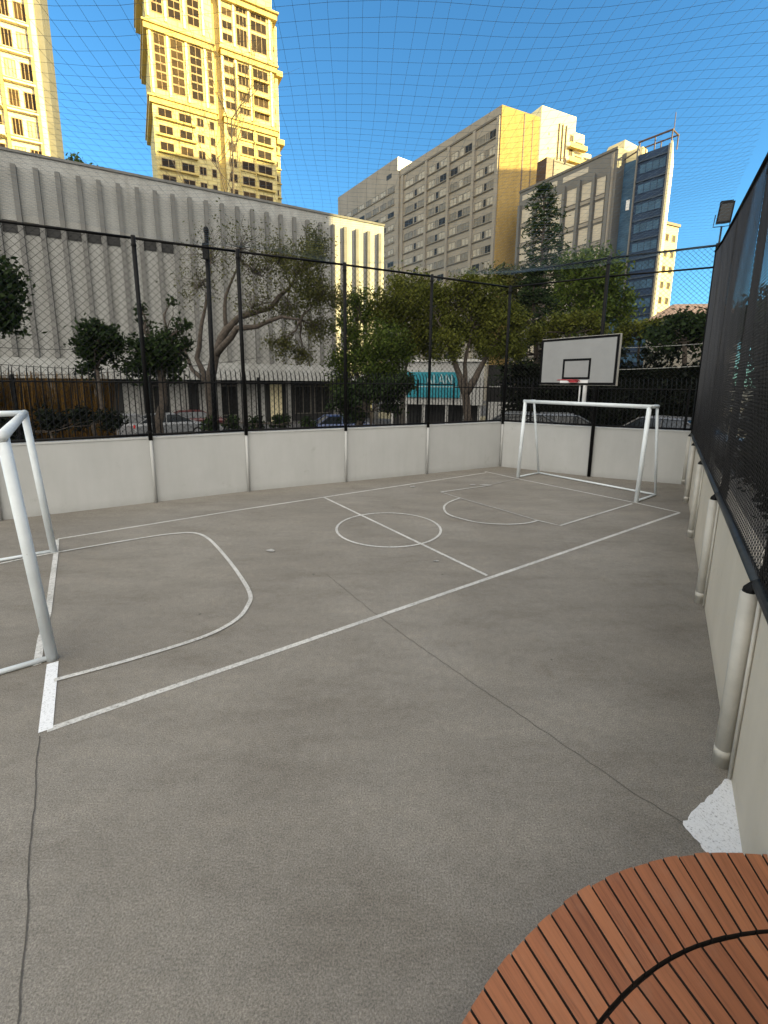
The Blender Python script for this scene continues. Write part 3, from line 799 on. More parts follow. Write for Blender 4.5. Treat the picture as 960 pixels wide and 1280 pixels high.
hedge('dark_hedge', at(640, 500, 20.5)[:2], at(905, 500, 18)[:2], 1.0, -.9, 3.5, 'lf_black', 16000, .11, 'dark shaded hedge behind the backboard and the parked cars', rag=.25)

def bare_tree():
    d = 56; b = at(292, 470, d); b.z = -.9
    root = empty('bare_tree', b, 'tall leafless tree of fine branches rising in front of the ornate tower', 'tree', 'trees along the street')
    rnd = random.Random(8); mb = MB(); top = at(289, 150, d)
    mb.tube(wob(b, top, 8, .012), [.28 * (1 - .75 * k / 8) for k in range(9)], 7); mb.build('trunk', 'bark', root, smooth=True)
    mb = MB()
    def grow(p, v, L, r, lev):
        q = p; pts = [p]
        for k in range(5):
            v = (v + Vector((rnd.gauss(0, .16), rnd.gauss(0, .16), rnd.gauss(.05, .10)))).normalized(); q = q + v * L / 5; pts.append(q)
        mb.tube(pts, [r * (1 - .6 * k / 5) for k in range(6)], 4, cap=False)
        if lev < 3:
            for k in range(3):
                w = (v + Vector((rnd.gauss(0, .5), rnd.gauss(0, .5), rnd.gauss(.25, .3)))).normalized()
                grow(pts[rnd.randint(2, 5)], w, L * rnd.uniform(.55, .8), r * .55, lev + 1)
    for k in range(9):
        f = .55 + .45 * k / 8; p = b + (top - b) * f
        grow(p, Vector((rnd.gauss(0, .45), rnd.gauss(0, .45), 1.)).normalized(), rnd.uniform(5, 7.5), .075, 0)
    mb.build('branches', 'bark', root)
bare_tree()
# roof plant on the fin building
# ------------------------------------------------------------------ railing and reed screen outside the wall
def railing(name, pts, z0, z1, gap, label, lean=.0):
    c = Vector((*pts[0], z0)); root = empty(name, c, label, 'railing', 'spiked railings outside the walls')
    mb = MB(); rl = MB()
    for a, b in zip(pts[:-1], pts[1:]):
        a = Vector((*a, 0)); b = Vector((*b, 0)); L = (b - a).length; t = (b - a) / L; n = Vector((-t.y, t.x, 0)); k = 0.
        while k < L:
            p = a + t * k
            mb.tube([p + Vector((0, 0, z0)), p + Vector((0, 0, z1 - .22)), p + n * .05 + Vector((0, 0, z1 - .08)), p + n * .14 + Vector((0, 0, z1))], [.014, .014, .013, .005], 4, cap=False); k += gap
        for z in (z0 + .25, z1 - .35): rl.tube([a + Vector((0, 0, z)), b + Vector((0, 0, z))], .022, 6)
        k = 0.
        while k <= L:
            p = a + t * k; rl.tube([p + Vector((0, 0, z0 - 1.)), p + Vector((0, 0, z1 - .2))], .035, 6); k += 2.6
    mb.build('bars', 'black', root); rl.build('frame', 'black', root)
oL = lambda p, k: (p[0] - .48 * k, p[1] + .88 * k)
railing('spiked_railing', [oL(LW[0], 2.2), oL(LW[2], 2.2), oL(LW[7], 2.4)], -.3, 2.82, .125, 'long black spiked railing behind the left wall')
railing('spiked_railing', [oL(LW[7], 2.4), (6.9, 14.6), (10.2, 13.0)], -.3, 2.72, .125, 'shorter black spiked railing behind the far goal')

def reeds():
    a = at(-60, 500, 12.6); b = at(140, 500, 15.6)
    root = empty('reed_screen', Vector((a.x, a.y, -.9)), 'orange brown dry reed screen behind the railing at far left', 'screen')
    t = (b - a); t.z = 0; L = t.length; t.normalize(); n = Vector((-t.y, t.x, 0)); mb = MB()
    for k in range(900):
        s = random.random() * L; p = Vector((a.x, a.y, 0)) + t * s + n * random.uniform(-.1, .1)
        h = 2.55 + random.uniform(-.35, .25); le = Vector((random.gauss(0, .04), random.gauss(0, .04), 0))
        w = random.uniform(.008, .016)
        mb.tube([p + Vector((0, 0, -.9)), p + le + Vector((0, 0, 1)), p + le * 2.5 + Vector((0, 0, h))], [w, w, w * .4], 3, cap=False)
    mb.build('stalks', 'reed', root)
    mb = MB(); F = lambda s, o, z: Vector((a.x, a.y, 0)) + t * s + n * o + Vector((0, 0, z))
    for z in (.4, 1.9): mb.obox(F, 0, L, .12, .15, z, z + .05)
    mb.obox(F, 0, L, .16, .18, -.9, 1.8); mb.build('backing', 'deepdark', root)
reeds()

# ------------------------------------------------------------------ street furniture: lamp, utility pole, cables
def floodlight():
    p = at(905, 267, 14.2); b = Vector((p.x - .12, p.y, -.0)); root = empty('floodlight', b, 'black floodlight on a thin pole beyond the far right corner', 'floodlight')
    mb = MB(); mb.tube([b, Vector((p.x - .02, p.y, p.z - .35))], [.035, .025], 8); mb.build('pole', 'railmet', root, smooth=True)
    c = p; u = Vector((.93, -.36, 0)); n = Vector((-.36, -.93, 0))
    def F(s, o, z): return c + (u * s + n * o + Vector((.10 * z, 0, z))) * .85
    mb = MB()
    mb.hexa([F(-.22, .16, -.36), F(.22, .16, -.36), F(.16, -.12, -.30), F(-.16, -.12, -.30), F(-.22, .16, .34), F(.22, .16, .34), F(.16, -.12, .28), F(-.16, -.12, .28)])
    for s in (-.12, -.04, .04, .12): mb.obox(F, s - .008, s + .008, -.2, -.1, -.26, .26)
    mb.obox(F, -.18, .18, -.06, .1, .342, .40)
    h = mb.build('lamp_head', 'black', root)
    mb = MB(); mb.obox(F, -.17, .17, .165, .172, -.29, .27); mb.build('lens', 'dark', h)
    mb = MB(); mb.tube([F(-.24, 0, -.02), F(-.24, 0, -.42), F(.24, 0, -.42), F(.24, 0, -.02)], .014, 6); mb.build('bracket', 'railmet', h)
floodlight()
def upole():
    b = at(268, 540, 12.6); b.z = -.9; t = at(257.5, 288, 12.6)
    root = empty('utility_pole', b, 'slim black pole rising above the fence in front of the half bare tree', 'pole')
    mb = MB(); mb.tube([b, t], [.075, .055], 10); mb.build('shaft', 'black', root, smooth=True)
    mb = MB(); mb.lathe([(0, .09), (.05, .08), (.07, .02), (.07, -.05), (.05, -.06)], t, 10); mb.build('cap', 'black', root)
    mb = MB(); mb.obox(lambda s, o, z: t + Vector((s, o, z)), -.07, .07, -.16, -.06, -.75, -.35); mb.build('junction_box', 'black', root)
upole()
def cables():
    k = 0
    for (p0, p1, d0, d1, sag, m, lab) in [((-40, 432), (258, 425), 16, 20, .25, 'cable', 'upper thin black cable crossing behind the left fence'),
                                    ((-40, 452), (262, 456), 15.5, 20, .22, 'cable', 'middle thin black cable crossing above the reed screen'),
                                    ((-40, 470), (330, 446), 15, 22, .22, 'cable', 'lowest thin black cable crossing above the reed screen'),
                                    ((640, 434), (900, 428), 24, 17, .15, 'palewire', 'upper pale wire strung across the dark hedge right of the backboard'),
                                    ((640, 462), (900, 456), 21, 15.5, .1, 'palewire', 'lower pale wire strung across the dark hedge right of the backboard')]:
        a = at(*p0, d0); b = at(*p1, d1); mb = MB()
        mb.tube([a + (b - a) * (t / 14) - Vector((0, 0, sag * 4 * (t / 14) * (1 - t / 14))) for t in range(15)], .011, 5)
        tag(mb.build('overhead_cable', m), lab, 'cable', 'cables strung outside the court')
cables()

# ------------------------------------------------------------------ windows helper
def windows(root, lst, limit=100):
    """lst: (F, s0, s1, z0, z1, o, frame_mat, pane_mat, mullions, w)"""
    lst = sorted(lst, key=lambda e: -(e[2] - e[1]) * (e[4] - e[3]) * e[9])
    rw = random.Random(len(lst)); alt = {'brownglass': ['brownglass', 'brownglass', 'brownglass', 'browncurtain']}
    lst = [e[:7] + (rw.choice(alt[e[7]]) if e[7] in alt else e[7],) + e[8:] for e in lst]
    def add(mb, e):
        F, s0, s1, z0, z1, o, fm, pm, mu, _ = e; t = .09
        if z1 - z0 > 3: 
            zq = z0 + 1.15
            while zq < z1 - .6: mb.obox(F, s0 + t, s1 - t, o, o + .047, zq, zq + .22, 0); zq += 1.17
        mb.obox(F, s0, s1, o, o + .05, z0, z0 + t, 0); mb.obox(F, s0, s1, o, o + .05, z1 - t, z1, 0)
        mb.obox(F, s0, s0 + t, o, o + .05, z0 + t, z1 - t, 0); mb.obox(F, s1 - t, s1, o, o + .05, z0 + t, z1 - t, 0)
        for k in range(mu):
            c = s0 + (s1 - s0) * (k + 1) / (mu + 1); mb.obox(F, c - .035, c + .035, o, o + .045, z0 + t, z1 - t, 0)
        mb.obox(F, s0 + t, s1 - t, o, o + .02, z0 + t, z1 - t, 1)
    for e in lst[:limit]:
        mb = MB(); add(mb, e); mb.build('window', [M[e[6]], M[e[7]]], root)
    rest = lst[limit:]
    if rest:
        mats = []; mb = MB()
        for e in rest:
            for x in (e[6], e[7]):
                if x not in mats: mats.append(x)
            k0 = len(mb.m); add(mb, e); ia, ib = mats.index(e[6]), mats.index(e[7])
            for j in range(k0, len(mb.m)): mb.m[j] = ia if mb.m[j] == 0 else ib
        tag(mb.build('window', [M[x] for x in mats], root), kind='stuff')

# ------------------------------------------------------------------ fin building
def fin_building():
    A = (-23.05, 29.0); D = (.8777, .479); N = (.479, -.8777)
    F = frame(A, D, N)
    root = empty('auditorium_building', F(12, 0, -.9), 'windowless pale grey hall with tall vertical fins behind the left fence', 'building')
    mb = MB(); mb.obox(F, -14, 26.06, -18, 0, 2.62, 16.0); mb.build('wall', 'finwall', root)
    mb = MB(); mb.obox(F, -14, 26.12, -18, .08, 16.002, 16.16); mb.build('roof_edge', 'fin', root)
    for k in range(-10, 24):
        s = .55 + k * 1.07 + (.02 * k if k > 0 else 0) * .0
        s = .55 + k * 1.085
        if s > 25.9: continue
        mb = MB(); mb.obox(F, s - .13, s + .13, .001, .34, 3.95, 15.25)
        mb.build('fin', 'fin', root)
    # small dark vents between the left fins
    for k in list(range(-3, 5)) + [6, 7]:
        s = .55 + k * 1.085
        mb = MB(); mb.obox(F, s + .17, s + .91, .004, .05, 11.42, 12.12); v = mb.build('vent', 'dark', root)
        mb = MB()
        for j in range(4): mb.obox(F, s + .17, s + .91, .052, .07, 11.5 + j * .17, 11.52 + j * .17)
        mb.build('louvre', 'dark', v)
    mb = MB(); mb.obox(F, -14, 26.06, .001, .5, 2.62, 3.9); mb.build('fascia', 'finwall', root)
    mb = MB(); mb.obox(F, -14, 25.9, -2.2, -1.9, -.9, 2.6); mb.build('ground_floor_wall', 'dark', root)
    for s in (-11, -7, -3, 1, 3.4, 6.2, 9.2, 11.6, 13.2, 17.2, 21.5, 25.6):
        mb = MB(); mb.obox(F, s - .17, s + .17, -.6, -.25, -.9, 2.61); mb.build('column', 'fin', root)
    for s0, s1, m in ((13.6, 15.6, 'whitewash'), (10.3, 11.3, 'whitewash'), (16.0, 17.0, 'towerpale'), (5.0, 6.0, 'whitewash'), (8.1, 9.1, 'whitewash')):
        mb = MB(); mb.obox(F, s0, s1, -1.88, -1.75, -.9, 2.3); mb.build('shop_panel', m, root)
    wl_ = []
    for s in (-9, -5, -1, 2.2, 7.0, 11.8, 18.2, 20, 22.5):
        wl_.append((F, s, s + 1.5, -.3, 2.2, -1.88, 'frame', 'glass', 1, 1))
    windows(root, wl_)
    # plant on the roof
    b = F(4.2, -2.6, 16.16)
    r2 = empty('roof_shrub', b, 'small green shrub growing on the roof edge of the finned hall', 'shrub')
    mb = MB(); mb.tube(wob(b, b + Vector((0, 0, 1.0)), 4, .06), [.05, .04, .03, .02, .01], 6); mb.build('stem', 'bark', r2)
    mb = MB(); leaves(mb, [(b + Vector((-.5, 0, .6)), (.7, .6, .7), 1), (b + Vector((.3, 0, .4)), (.7, .6, .45), 1), (b + Vector((-.9, 0, 1.1)), (.4, .4, .5), .6)], 900, .11, seed=4); mb.build('foliage', 'lf_mid', r2)
fin_building()

# ------------------------------------------------------------------ ornate yellow tower
def tower_ornate():
    F = frame((-35.59, 75.0), (.871, .491), (.491, -.871))
    root = empty('apartment_tower', F(9, 0, -.9), 'ornate cream yellow apartment tower with cornices, right of the other sunlit tower', 'building', 'sunlit towers behind the finned hall')
    mb = MB(); mb.obox(F, .2, 18.8, -14, -.9, -.9, 74); mb.obox(F, 18.8, 20.2, -12, -2.0, -.9, 62)
    mb.build('core_wall', 'towery', root)
    mb = MB(); mb.obox(F, 0, 9.3, -.88, 0, -.9, 72); mb.build('bay', 'towery', root)
    mb = MB(); mb.obox(F, 10.4, 18.9, -.88, 0, -.9, 72); mb.build('bay', 'towery', root)
    mb = MB(); mb.obox(F, 9.31, 10.39, -.89, -.8, -.9, 70); mb.build('recess_panel', 'towertrim', root)
    for z, hh, pr in ((45.0, 1.0, .55), (54.6, 1.0, .65), (62.2, 1.0, .9)):
        for s0, s1 in ((-pr, 9.5), (10.2, 18.9 + pr)):
            mb = MB(); mb.obox(F, s0, s1, -14.3 if s0 < 0 else -3, pr, z - hh * .25, z); mb.obox(F, s0 + .2, s1 - .2, -14.2 if s0 < 0 else -3, pr * .6, z - hh, z - hh * .25 - .003)
            mb.build('cornice', 'towertrim', root)
    for z in (44.6, 55.2):
        mb = MB(); mb.obox(F, 19.6, 20.9, -12, -1.4, z - .8, z); mb.build('wing_cornice', 'towertrim', root)
    W = []
    tall = [(.8, 2.35), (3.05, 4.85), (5.75, 7.5)]
    for s0, s1 in tall:
        W.append((F, s0, s1, 46.1, 53.5, .004, 'frameyel', 'brownglass', 1, 2)); W.append((F, s0, s1, 56.2, 60.4, .004, 'frameyel', 'brownglass', 1, 2))
        W.append((F, s0, s1, 63.2, 68, .004, 'frameyel', 'brownglass', 1, 1))
    for s0, s1 in ((8.3, 9.1),): W.append((F, s0, s1, 46.2, 53.5, .004, 'frameyel', 'brownglass', 0, 2))
    for s0, s1 in ((13.0, 14.7), (15.3, 17.9)):
        for z0, z1 in ((46.0, 47.4), (47.9, 49.6), (50.2, 51.6), (52.0, 53.4), (55.8, 58.3), (58.7, 60.2), (60.5, 61.2)): W.append((F, s0, s1, z0, z1, .004, 'frameyel', 'brownglass', 2, 2))
    for z in (46.2, 47.9, 49.6, 51.3, 53.0, 55.8, 57.5, 59.3): W.append((F, 10.8, 12.4, z, z + 1.15, .004, 'frameyel', 'brownglass', 1, 2))
    LED = Each('ledge', 'towertrim', root)
    for k in range(15):
        z = 43.0 - k * 2.33; q_ = 2 if z > 30 else .1
        for s0, s1 in ((.7, 2.7), (3.6, 5.5), (6.2, 7.3), (8.1, 8.9)): W.append((F, s0, s1, z - .62, z + .66, .004, 'frameyel', 'brownglass', 1 if s1 - s0 > 1 else 0, q_))
        for s0, s1 in ((10.9, 12.2), (13.0, 15.1), (15.7, 18.1)): W.append((F, s0, s1, z - .66, z + .70, .004, 'frameyel', 'brownglass', 1, q_))
        W.append((F, 19.0, 19.8, z - .5, z + .5, -1.99, 'frameyel', 'brownglass', 0, q_))
        LED.obox(F, .4, 6.0, .002, .45, z - .98, z - .72); LED.obox(F, 15.4, 18.5, .002, .45, z - .98, z - .72); LED.obox(F, 12.8, 15.2, .002, .2, z - .92, z - .74); LED.obox(F, 18.9, 20.3, -1.99, -1.7, z - .9, z - .75)
    for k in range(7): W.append((F, 19.0, 19.7, 46.3 + 2.33 * k, 47.3 + 2.33 * k, -1.99, 'frameyel', 'brownglass', 0, 2))
    mb = Each('pilaster', 'towerpale', root)
    for s in (.35, 2.7, 5.3, 8.0, 10.6, 12.65, 15.0, 18.4):
        mb.obox(F, s - .16, s + .16, .002, .16, 45.4, 53.58); mb.obox(F, s - .16, s + .16, .002, .16, 55.4, 61.18)
    mb = Each('balcony', 'towertrim', root)
    for z in (47.2, 49.5, 51.8):
        mb.obox(F, 15.2, 18.0, .08, .5, z - .3, z - .1); mb.obox(F, 12.9, 14.8, .08, .3, z - .3, z - .12)
    mb = Each('drain_pipe', 'towertrim', root)
    for s in (12.55, 15.25): mb.tube([F(s, .35, 30), F(s, .35, 53)], .09, 6)
    windows(root, W)
tower_ornate()

def tower_left():
    F = frame((-39.2, 57.9), (.871, .491), (.491, -.871))
    root = empty('apartment_tower', F(-8, 0, -.9), 'very pale yellow balconied tower cut off by the upper left corner', 'building', 'sunlit towers behind the finned hall')
    mb = MB(); mb.obox(F, -26, -.75, -14, 0, -.9, 72); mb.build('wall', 'towerpale', root)
    mb = MB(); mb.obox(F, -.74, -.1, -10, -.7, -.9, 70); mb.build('end_shade_strip', 'towershade', root)  # dark grey colour stands for shade on the tower's end
    W = []; bal = None; rail = None; pil = Each('pilaster', 'towertrim', root); led = Each('ledge', 'towerpale', root)
    for k in range(20):
        z = 6 + k * 2.95
        q_ = 2 if 26 < z < 62 else .1
        for s0, s1 in ((-2.6, -1.5), (-4.0, -3.0), (-6.6, -4.8), (-8.8, -7.0), (-11.3, -9.8), (-13.8, -12.0), (-16.5, -15.0), (-19.5, -17.2), (-23.5, -20.5)):
            W.append((F, s0, s1, z + .5, z + 2.3, .004, 'frameyel', 'brownglass' if (k + int(s0)) % 3 else 'curtain', 2, q_))
        for s0, s1 in ((-6.8, -4.6), (-9.1, -6.9), (-11.6, -9.5), (-14.2, -11.9), (-24.5, -14.8)):
            bal = MB(); rail = MB(); bal.obox(F, s0, s1, .002, 1.0, z - .1, z + .1); bal.obox(F, s0, s1, .85, 1.0, z + .1, z + .85)
            rail.tube([F(s0, .93, z + 1.05), F(s1, .93, z + 1.05)], .04, 5)
            j = s0
            while j < s1: rail.tube([F(j, .93, z + .85), F(j, .93, z + 1.05)], .03, 4); j += .6
            rail.build('railing', 'frameyel', bal.build('balcony', 'towerpale', root))
        led.obox(F, -4.2, -1.3, .002, .45, z - .06, z + .14); led.obox(F, -4.2, -1.3, .002, .2, z + .38, z + .47)
    for s in (-1.35, -4.4, -9.3, -14.5): pil.obox(F, s - .13, s + .13, .003, .42, -.9, 71)
    windows(root, W)
tower_left()

# ------------------------------------------------------------------ hotel slab
def hotel():
    A = (20.84, 90.0); D = (-.577, .817); N = (-.817, -.577)
    F = frame(A, D, N)
    E_ = frame(A, (.91, .415), (.415, -.91))
    root = empty('hotel_block', F(15, 0, -.9), 'long brown slab block with rows of windows and a golden sunlit end wall', 'building')
    rnd = random.Random(5)
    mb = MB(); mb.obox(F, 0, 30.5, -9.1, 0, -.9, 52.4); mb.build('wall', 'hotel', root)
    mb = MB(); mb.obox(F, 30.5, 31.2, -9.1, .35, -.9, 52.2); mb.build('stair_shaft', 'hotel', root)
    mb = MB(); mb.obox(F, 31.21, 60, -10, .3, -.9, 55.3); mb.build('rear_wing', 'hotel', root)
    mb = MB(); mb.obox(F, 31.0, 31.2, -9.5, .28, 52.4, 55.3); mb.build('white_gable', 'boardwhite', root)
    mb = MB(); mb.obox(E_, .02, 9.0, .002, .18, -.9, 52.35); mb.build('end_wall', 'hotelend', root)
    mb = MB(); mb.obox(E_, 5.2, 5.42, .182, .26, -.9, 52.1); mb.build('downpipe', 'steel', root)
    mb = MB(); mb.obox(E_, 7.3, 7.45, .182, .24, 8, 51.5); mb.build('downpipe', 'steel', root)
    mb = MB(); mb.obox(F, .1, 30.4, .002, .16, 50.6, 50.95); mb.build('parapet_band', 'spandrel', root)
    pier = Each('pier', 'hotel', root); sp_ = Each('floor_band', 'spandrel', root); sill = Each('sill', 'hotel', root); W = []
    for s in (.35, 6.3, 13.45, 20.6, 29.2):
        pier.obox(F, s - .32, s + .32, .003, .38, -.9, 50.6)
    cols = [(.9, 2.5), (2.7, 3.4), (3.7, 5.7), (6.9, 8.9), (9.1, 10.4), (10.8, 12.9), (14.0, 16.2), (16.5, 17.4), (17.8, 20.0), (21.2, 23.5), (23.9, 24.8), (25.2, 28.4)]
    for k in range(16):
        z = 48.3 - k * 2.86
        if z < 3: break
        sp_.obox(F, .68, 29.0, .002, .12, z - 1.0, z - .85); sill.obox(F, .68, 29.0, .002, .22, z - .82, z - .72)
        for s0, s1 in cols:
            pm = rnd.choice(['curtain', 'curtain', 'curtain2', 'curtain', 'glass']) if s1 - s0 > 1 else rnd.choice(['glass', 'curtain2'])
            W.append((F, s0, s1, z - .7, z + .72, .004, 'frame', pm, 1 if s1 - s0 > 1.4 else 0, 3 if k < 11 else .2))
        for j in range(8):
            s0 = 32.3 + j * 3.35
            W.append((F, s0, s0 + 2.6, z - .6 + .6, z + 1.2, .31, 'frame', rnd.choice(['curtain', 'curtain2', 'glass', 'curtain']), 1, .5 if 1 <= k < 11 else .05))
        sill.obox(F, 32, 59.8, .302, .5, z - .3, z - .18)
    mb = MB(); mb.obox(F, 33.5, 35.6, .302, .34, 51.6, 52.6); mb.build('vent', 'dark', root)
    windows(root, W)
hotel()

def rear_block():
    a = at(677.7, 131.5, 112); F = frame((a.x, a.y), (.91, .415), (.415, -.91))
    root = empty('apartment_block', F(5, 0, -.9), 'pale yellow sunlit block with stepped balconies behind the grey office block', 'building')
    zt = a.z
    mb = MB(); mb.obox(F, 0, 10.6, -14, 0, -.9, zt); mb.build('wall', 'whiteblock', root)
    mb = MB(); mb.obox(F, 10.61, 14, -12, -.3, -.9, zt - 3); mb.obox(F, 14.01, 17, -12, -.6, -.9, zt - 6.5); mb.build('stepped_wing', 'whiteblock', root)
    mb = Each('pipe', 'steel', root)
    for s in (5.4, 6.5, 7.6): mb.obox(F, s, s + .14, .002, .3, zt - 22, zt - 2.5)
    W = []
    for k in range(5):
        z = zt - 5.5 - k * 3.0
        W += [(F, 9.0, 10.2, z, z + 1.5, .004, 'frameyel', 'brownglass', 1, 1), (F, 11.2, 13.6, z - 1, z + .6, -.29, 'frameyel', 'brownglass', 1, 1), (F, 14.5, 16.5, z - 3.5, z - 2, -.59, 'frameyel', 'brownglass', 1, 1)]
        mb = MB(); mb.obox(F, 8.4, 13.8, .003, 1.1, z - 1.6, z - 1.35); mb.obox(F, 8.4, 13.8, 1.0, 1.1, z - 1.35, z - .6); mb.build('balcony', 'towertrim', root)
        mb = MB(); mb.obox(F, 2.4, 2.75, .003, .03, z, z + .5); mb.build('vent', 'dark', root)
    windows(root, W)
    # grey plant room in front
    b = at(694, 202, 98); F2 = frame((b.x, b.y), (.91, .415), (.415, -.91))
    r2 = empty('plant_room_block', F2(3, 0, -.9), 'low grey block between the golden end wall and the grey office block', 'building')
    mb = MB(); mb.obox(F2, -.4, 9, -8, 0, -.9, b.z); mb.build('wall', 'greyclad', r2)
    mb = MB(); mb.obox(F2, -.5, 9.1, -8.1, .1, b.z + .002, b.z + .3); mb.build('roof', 'hotel', r2)
    mb = MB(); mb.obox(F2, -2.6, -.9, -4, .4, -.9, b.z + .2); mb.build('service_shaft', 'steel', r2)
    mb = MB(); mb.tube([F2(-.6, .3, b.z - 14), F2(-.6, .3, b.z + .4), F2(2.5, .2, b.z + 1.0), F2(2.5, .2, b.z)], .12, 6); mb.build('duct', 'steel', r2)
rear_block()

# ------------------------------------------------------------------ grey office + blue tower
def grey_office():
    A = (33.33, 72.0); D = (-.53, .848); N = (-.848, -.53); F = frame(A, D, N)
    root = empty('office_block', F(8, 0, -.9), 'grey office block with tan window bays, joined to the blue tower', 'building')
    mb = MB(); mb.obox(F, -1, 17.3, -9, 0, -.9, 36.4); mb.build('wall', 'greyclad', root)
    mb = MB(); mb.obox(F, -.95, 17.4, -9, .14, 36.402, 36.75); mb.build('parapet', 'frame', root)
    W = []
    bays = [(.5, 2.1), (2.75, 4.6), (5.3, 7.3), (8.1, 10.2), (11.0, 13.2), (14.0, 16.6)]
    for s0, s1 in bays:
        for k in range(9):
            z1 = 33.5 - k * 3.3
            W.append((F, s0, s1, z1 - 2.5, z1, .004, 'frame', 'tanpane', 0, 2 if k < 4 else .2))
            mb_ = MB(); mb_.obox(F, s0, s1, .003, .12, z1 - 3.1, z1 - 2.6); mb_.build('spandrel', 'hotel', root)
    pier = Each('pier', 'greyclad', root)
    for s in (-.1, 2.42, 4.95, 7.7, 10.6, 13.6, 17.0): pier.obox(F, s - .24, s + .24, .003, .45, -.9, 34.2)
    for s0, s1 in ((3.7, 8.2), (9.3, 11.8), (12.8, 16.6)):
        mb = MB(); mb.obox(F, s0, s1, .003, .05, 34.95, 35.75); mb.build('roof_slot', 'tanpane', root)
    mb = MB(); mb.obox(F, -.6, -.2, .003, .3, -.9, 36.0); mb.build('corner_strip', 'hotel', root)
    # sunlit penthouse on its roof
    mb = MB(); mb.hexa([F(4, -3, 36.76), F(0, -3, 36.76), F(0, -7, 36.76), F(4, -7, 36.76), F(2.6, -3, 38.8), F(0, -3, 38.8), F(0, -7, 38.8), F(2.6, -7, 38.8)]); mb.build('penthouse', 'whiteblock', root)
    windows(root, W)
grey_office()

def blue_tower():
    A = (38.38, 66.0); D = (-.632, .775); N = (-.775, -.632); F = frame(A, D, N); SD = Vector((.548, .836)); SN = Vector((.836, -.548)); FE = frame(A, SD, SN)
    root = empty('office_tower', F(3, 0, -.9), 'slim dark blue office tower with a sunlit yellow edge', 'building')
    a0 = F(0, 0, 0); b0 = F(4.2, 0, 0); s3 = Vector((SD.x, SD.y, 0)) * 7.5
    mb = MB(); mb.prism([(a0.x, a0.y), (a0.x + s3.x, a0.y + s3.y), (b0.x + s3.x, b0.y + s3.y), (b0.x, b0.y)], -.9, 34.6); mb.build('wall', 'blueclad', root)
    mb = MB(); mb.obox(F, 4.21, 7.4, -4, -1.6, -.9, 34.9); mb.build('glazed_link', 'blueglass', root)
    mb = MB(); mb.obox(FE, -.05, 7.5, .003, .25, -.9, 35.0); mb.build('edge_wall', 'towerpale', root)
    mb = MB(); mb.obox(F, -.1, .12, .002, .3, -.9, 34.6); mb.obox(F, 4.0, 4.2, .002, .3, -.9, 35.8); mb.build('corner_fin', 'greyclad', root)
    W = []
    for k in range(12):
        z = 33.3 - k * 2.62
        W.append((F, .3, 3.75, z - 1.35, z, .004, 'blueclad', 'blueglass', 3, 1))
        mb = MB(); mb.obox(F, .14, 3.95, .002, .16, z + .25, z + .42); mb.build('sill', 'bluesill', root)
    windows(root, W)
    for z0, z1 in ((27.5, 31.2), (23.6, 26.3), (19.8, 22.8), (16.5, 19), (13.5, 15.5)):
        mb = MB(); mb.obox(F, 4.45, 4.95, -1.59, -1.5, z0, z1); mb.build('white_reflection', 'boardwhite', root)  # white boxes: reflections painted onto the glazed link
    mb = MB(); mb.obox(F, 5.3, 5.8, -1.59, -1.5, 28.2, 29.6); mb.build('white_reflection', 'boardwhite', root)
    mb = MB()
    for s in (0, 2.1, 4.1): mb.tube([F(s, -.2, 34.6), F(s, -.2, 36.4)], .08, 6); mb.tube([F(s, -2.3, 34.6), F(s, -2.3, 36.4)], .08, 6)
    mb.tube([F(-.1, -.2, 36.4), F(4.3, -.2, 36.4)], .13, 6); mb.tube([F(-.1, -2.3, 36.4), F(4.3, -2.3, 36.4)], .1, 6); mb.tube([F(0, -.2, 36.4), F(0, -2.3, 36.4)], .1, 6)
    mb.tube([F(4.1, -.2, 35.4), F(7.3, -1.8, 35.4)], .1, 6)
    mb.build('roof_frame', 'steel', root)
    mb = MB(); mb.tube([F(0, -.6, 36.4), F(0, -.6, 38.6)], .05, 6); mb.build('antenna', 'steel', root)
    mb = MB(); mb.obox(F, 4.4, 7.3, -3.6, -1.9, 34.91, 36.5); mb.build('roof_screen', 'whiteblock', root)
blue_tower()

def slim_block():
    a = at(838, 282, 95); F = frame((a.x, a.y), (.91, .415), (.415, -.91))
    root = empty('apartment_block', F(2, 0, -.9), 'small yellow ochre block showing right behind the blue tower', 'building')
    mb = MB(); mb.obox(F, -4, 2.6, -8, 0, -.9, a.z); mb.build('wall', 'whiteblock', root)
    mb = MB(); mb.obox(F, -4.2, 2.8, -8, .3, a.z + .002, a.z + .5); mb.build('roof', 'steel', root)
    W = [(F, s, s + 1.1, z, z + 1.4, .004, 'frameyel', 'brownglass', 0, 1) for s in (-1.2, .9) for z in [a.z - 3 - 3 * k for k in range(8)]]
    windows(root, W)
    b = at(850, 396, 48); F = frame((b.x, b.y), (.91, -.1), (-.1, -.91))
    root = empty('tiled_house', F(2, 0, -.9), 'tan roofed low house glimpsed at the far right corner', 'house')
    mb = MB(); mb.obox(F, -.5, 6, -6, 0, -.9, b.z + .2); mb.build('wall', 'hotel', root)
    z = b.z + .2
    mb = MB(); mb.hexa([F(-1, .5, z), F(6.5, .5, z), F(6.5, -6.5, z), F(-1, -6.5, z), F(.6, -2.6, z + 1.5), F(4.9, -2.6, z + 1.5), F(4.9, -3.4, z + 1.5), F(.6, -3.4, z + 1.5)]); mb.build('roof', 'roof', root)
    windows(root, [(F, .4 + 2 * k, 1.6 + 2 * k, z - 2, z - .8, .004, 'framewhite', 'glass', 1, 1) for k in range(3)])
slim_block()

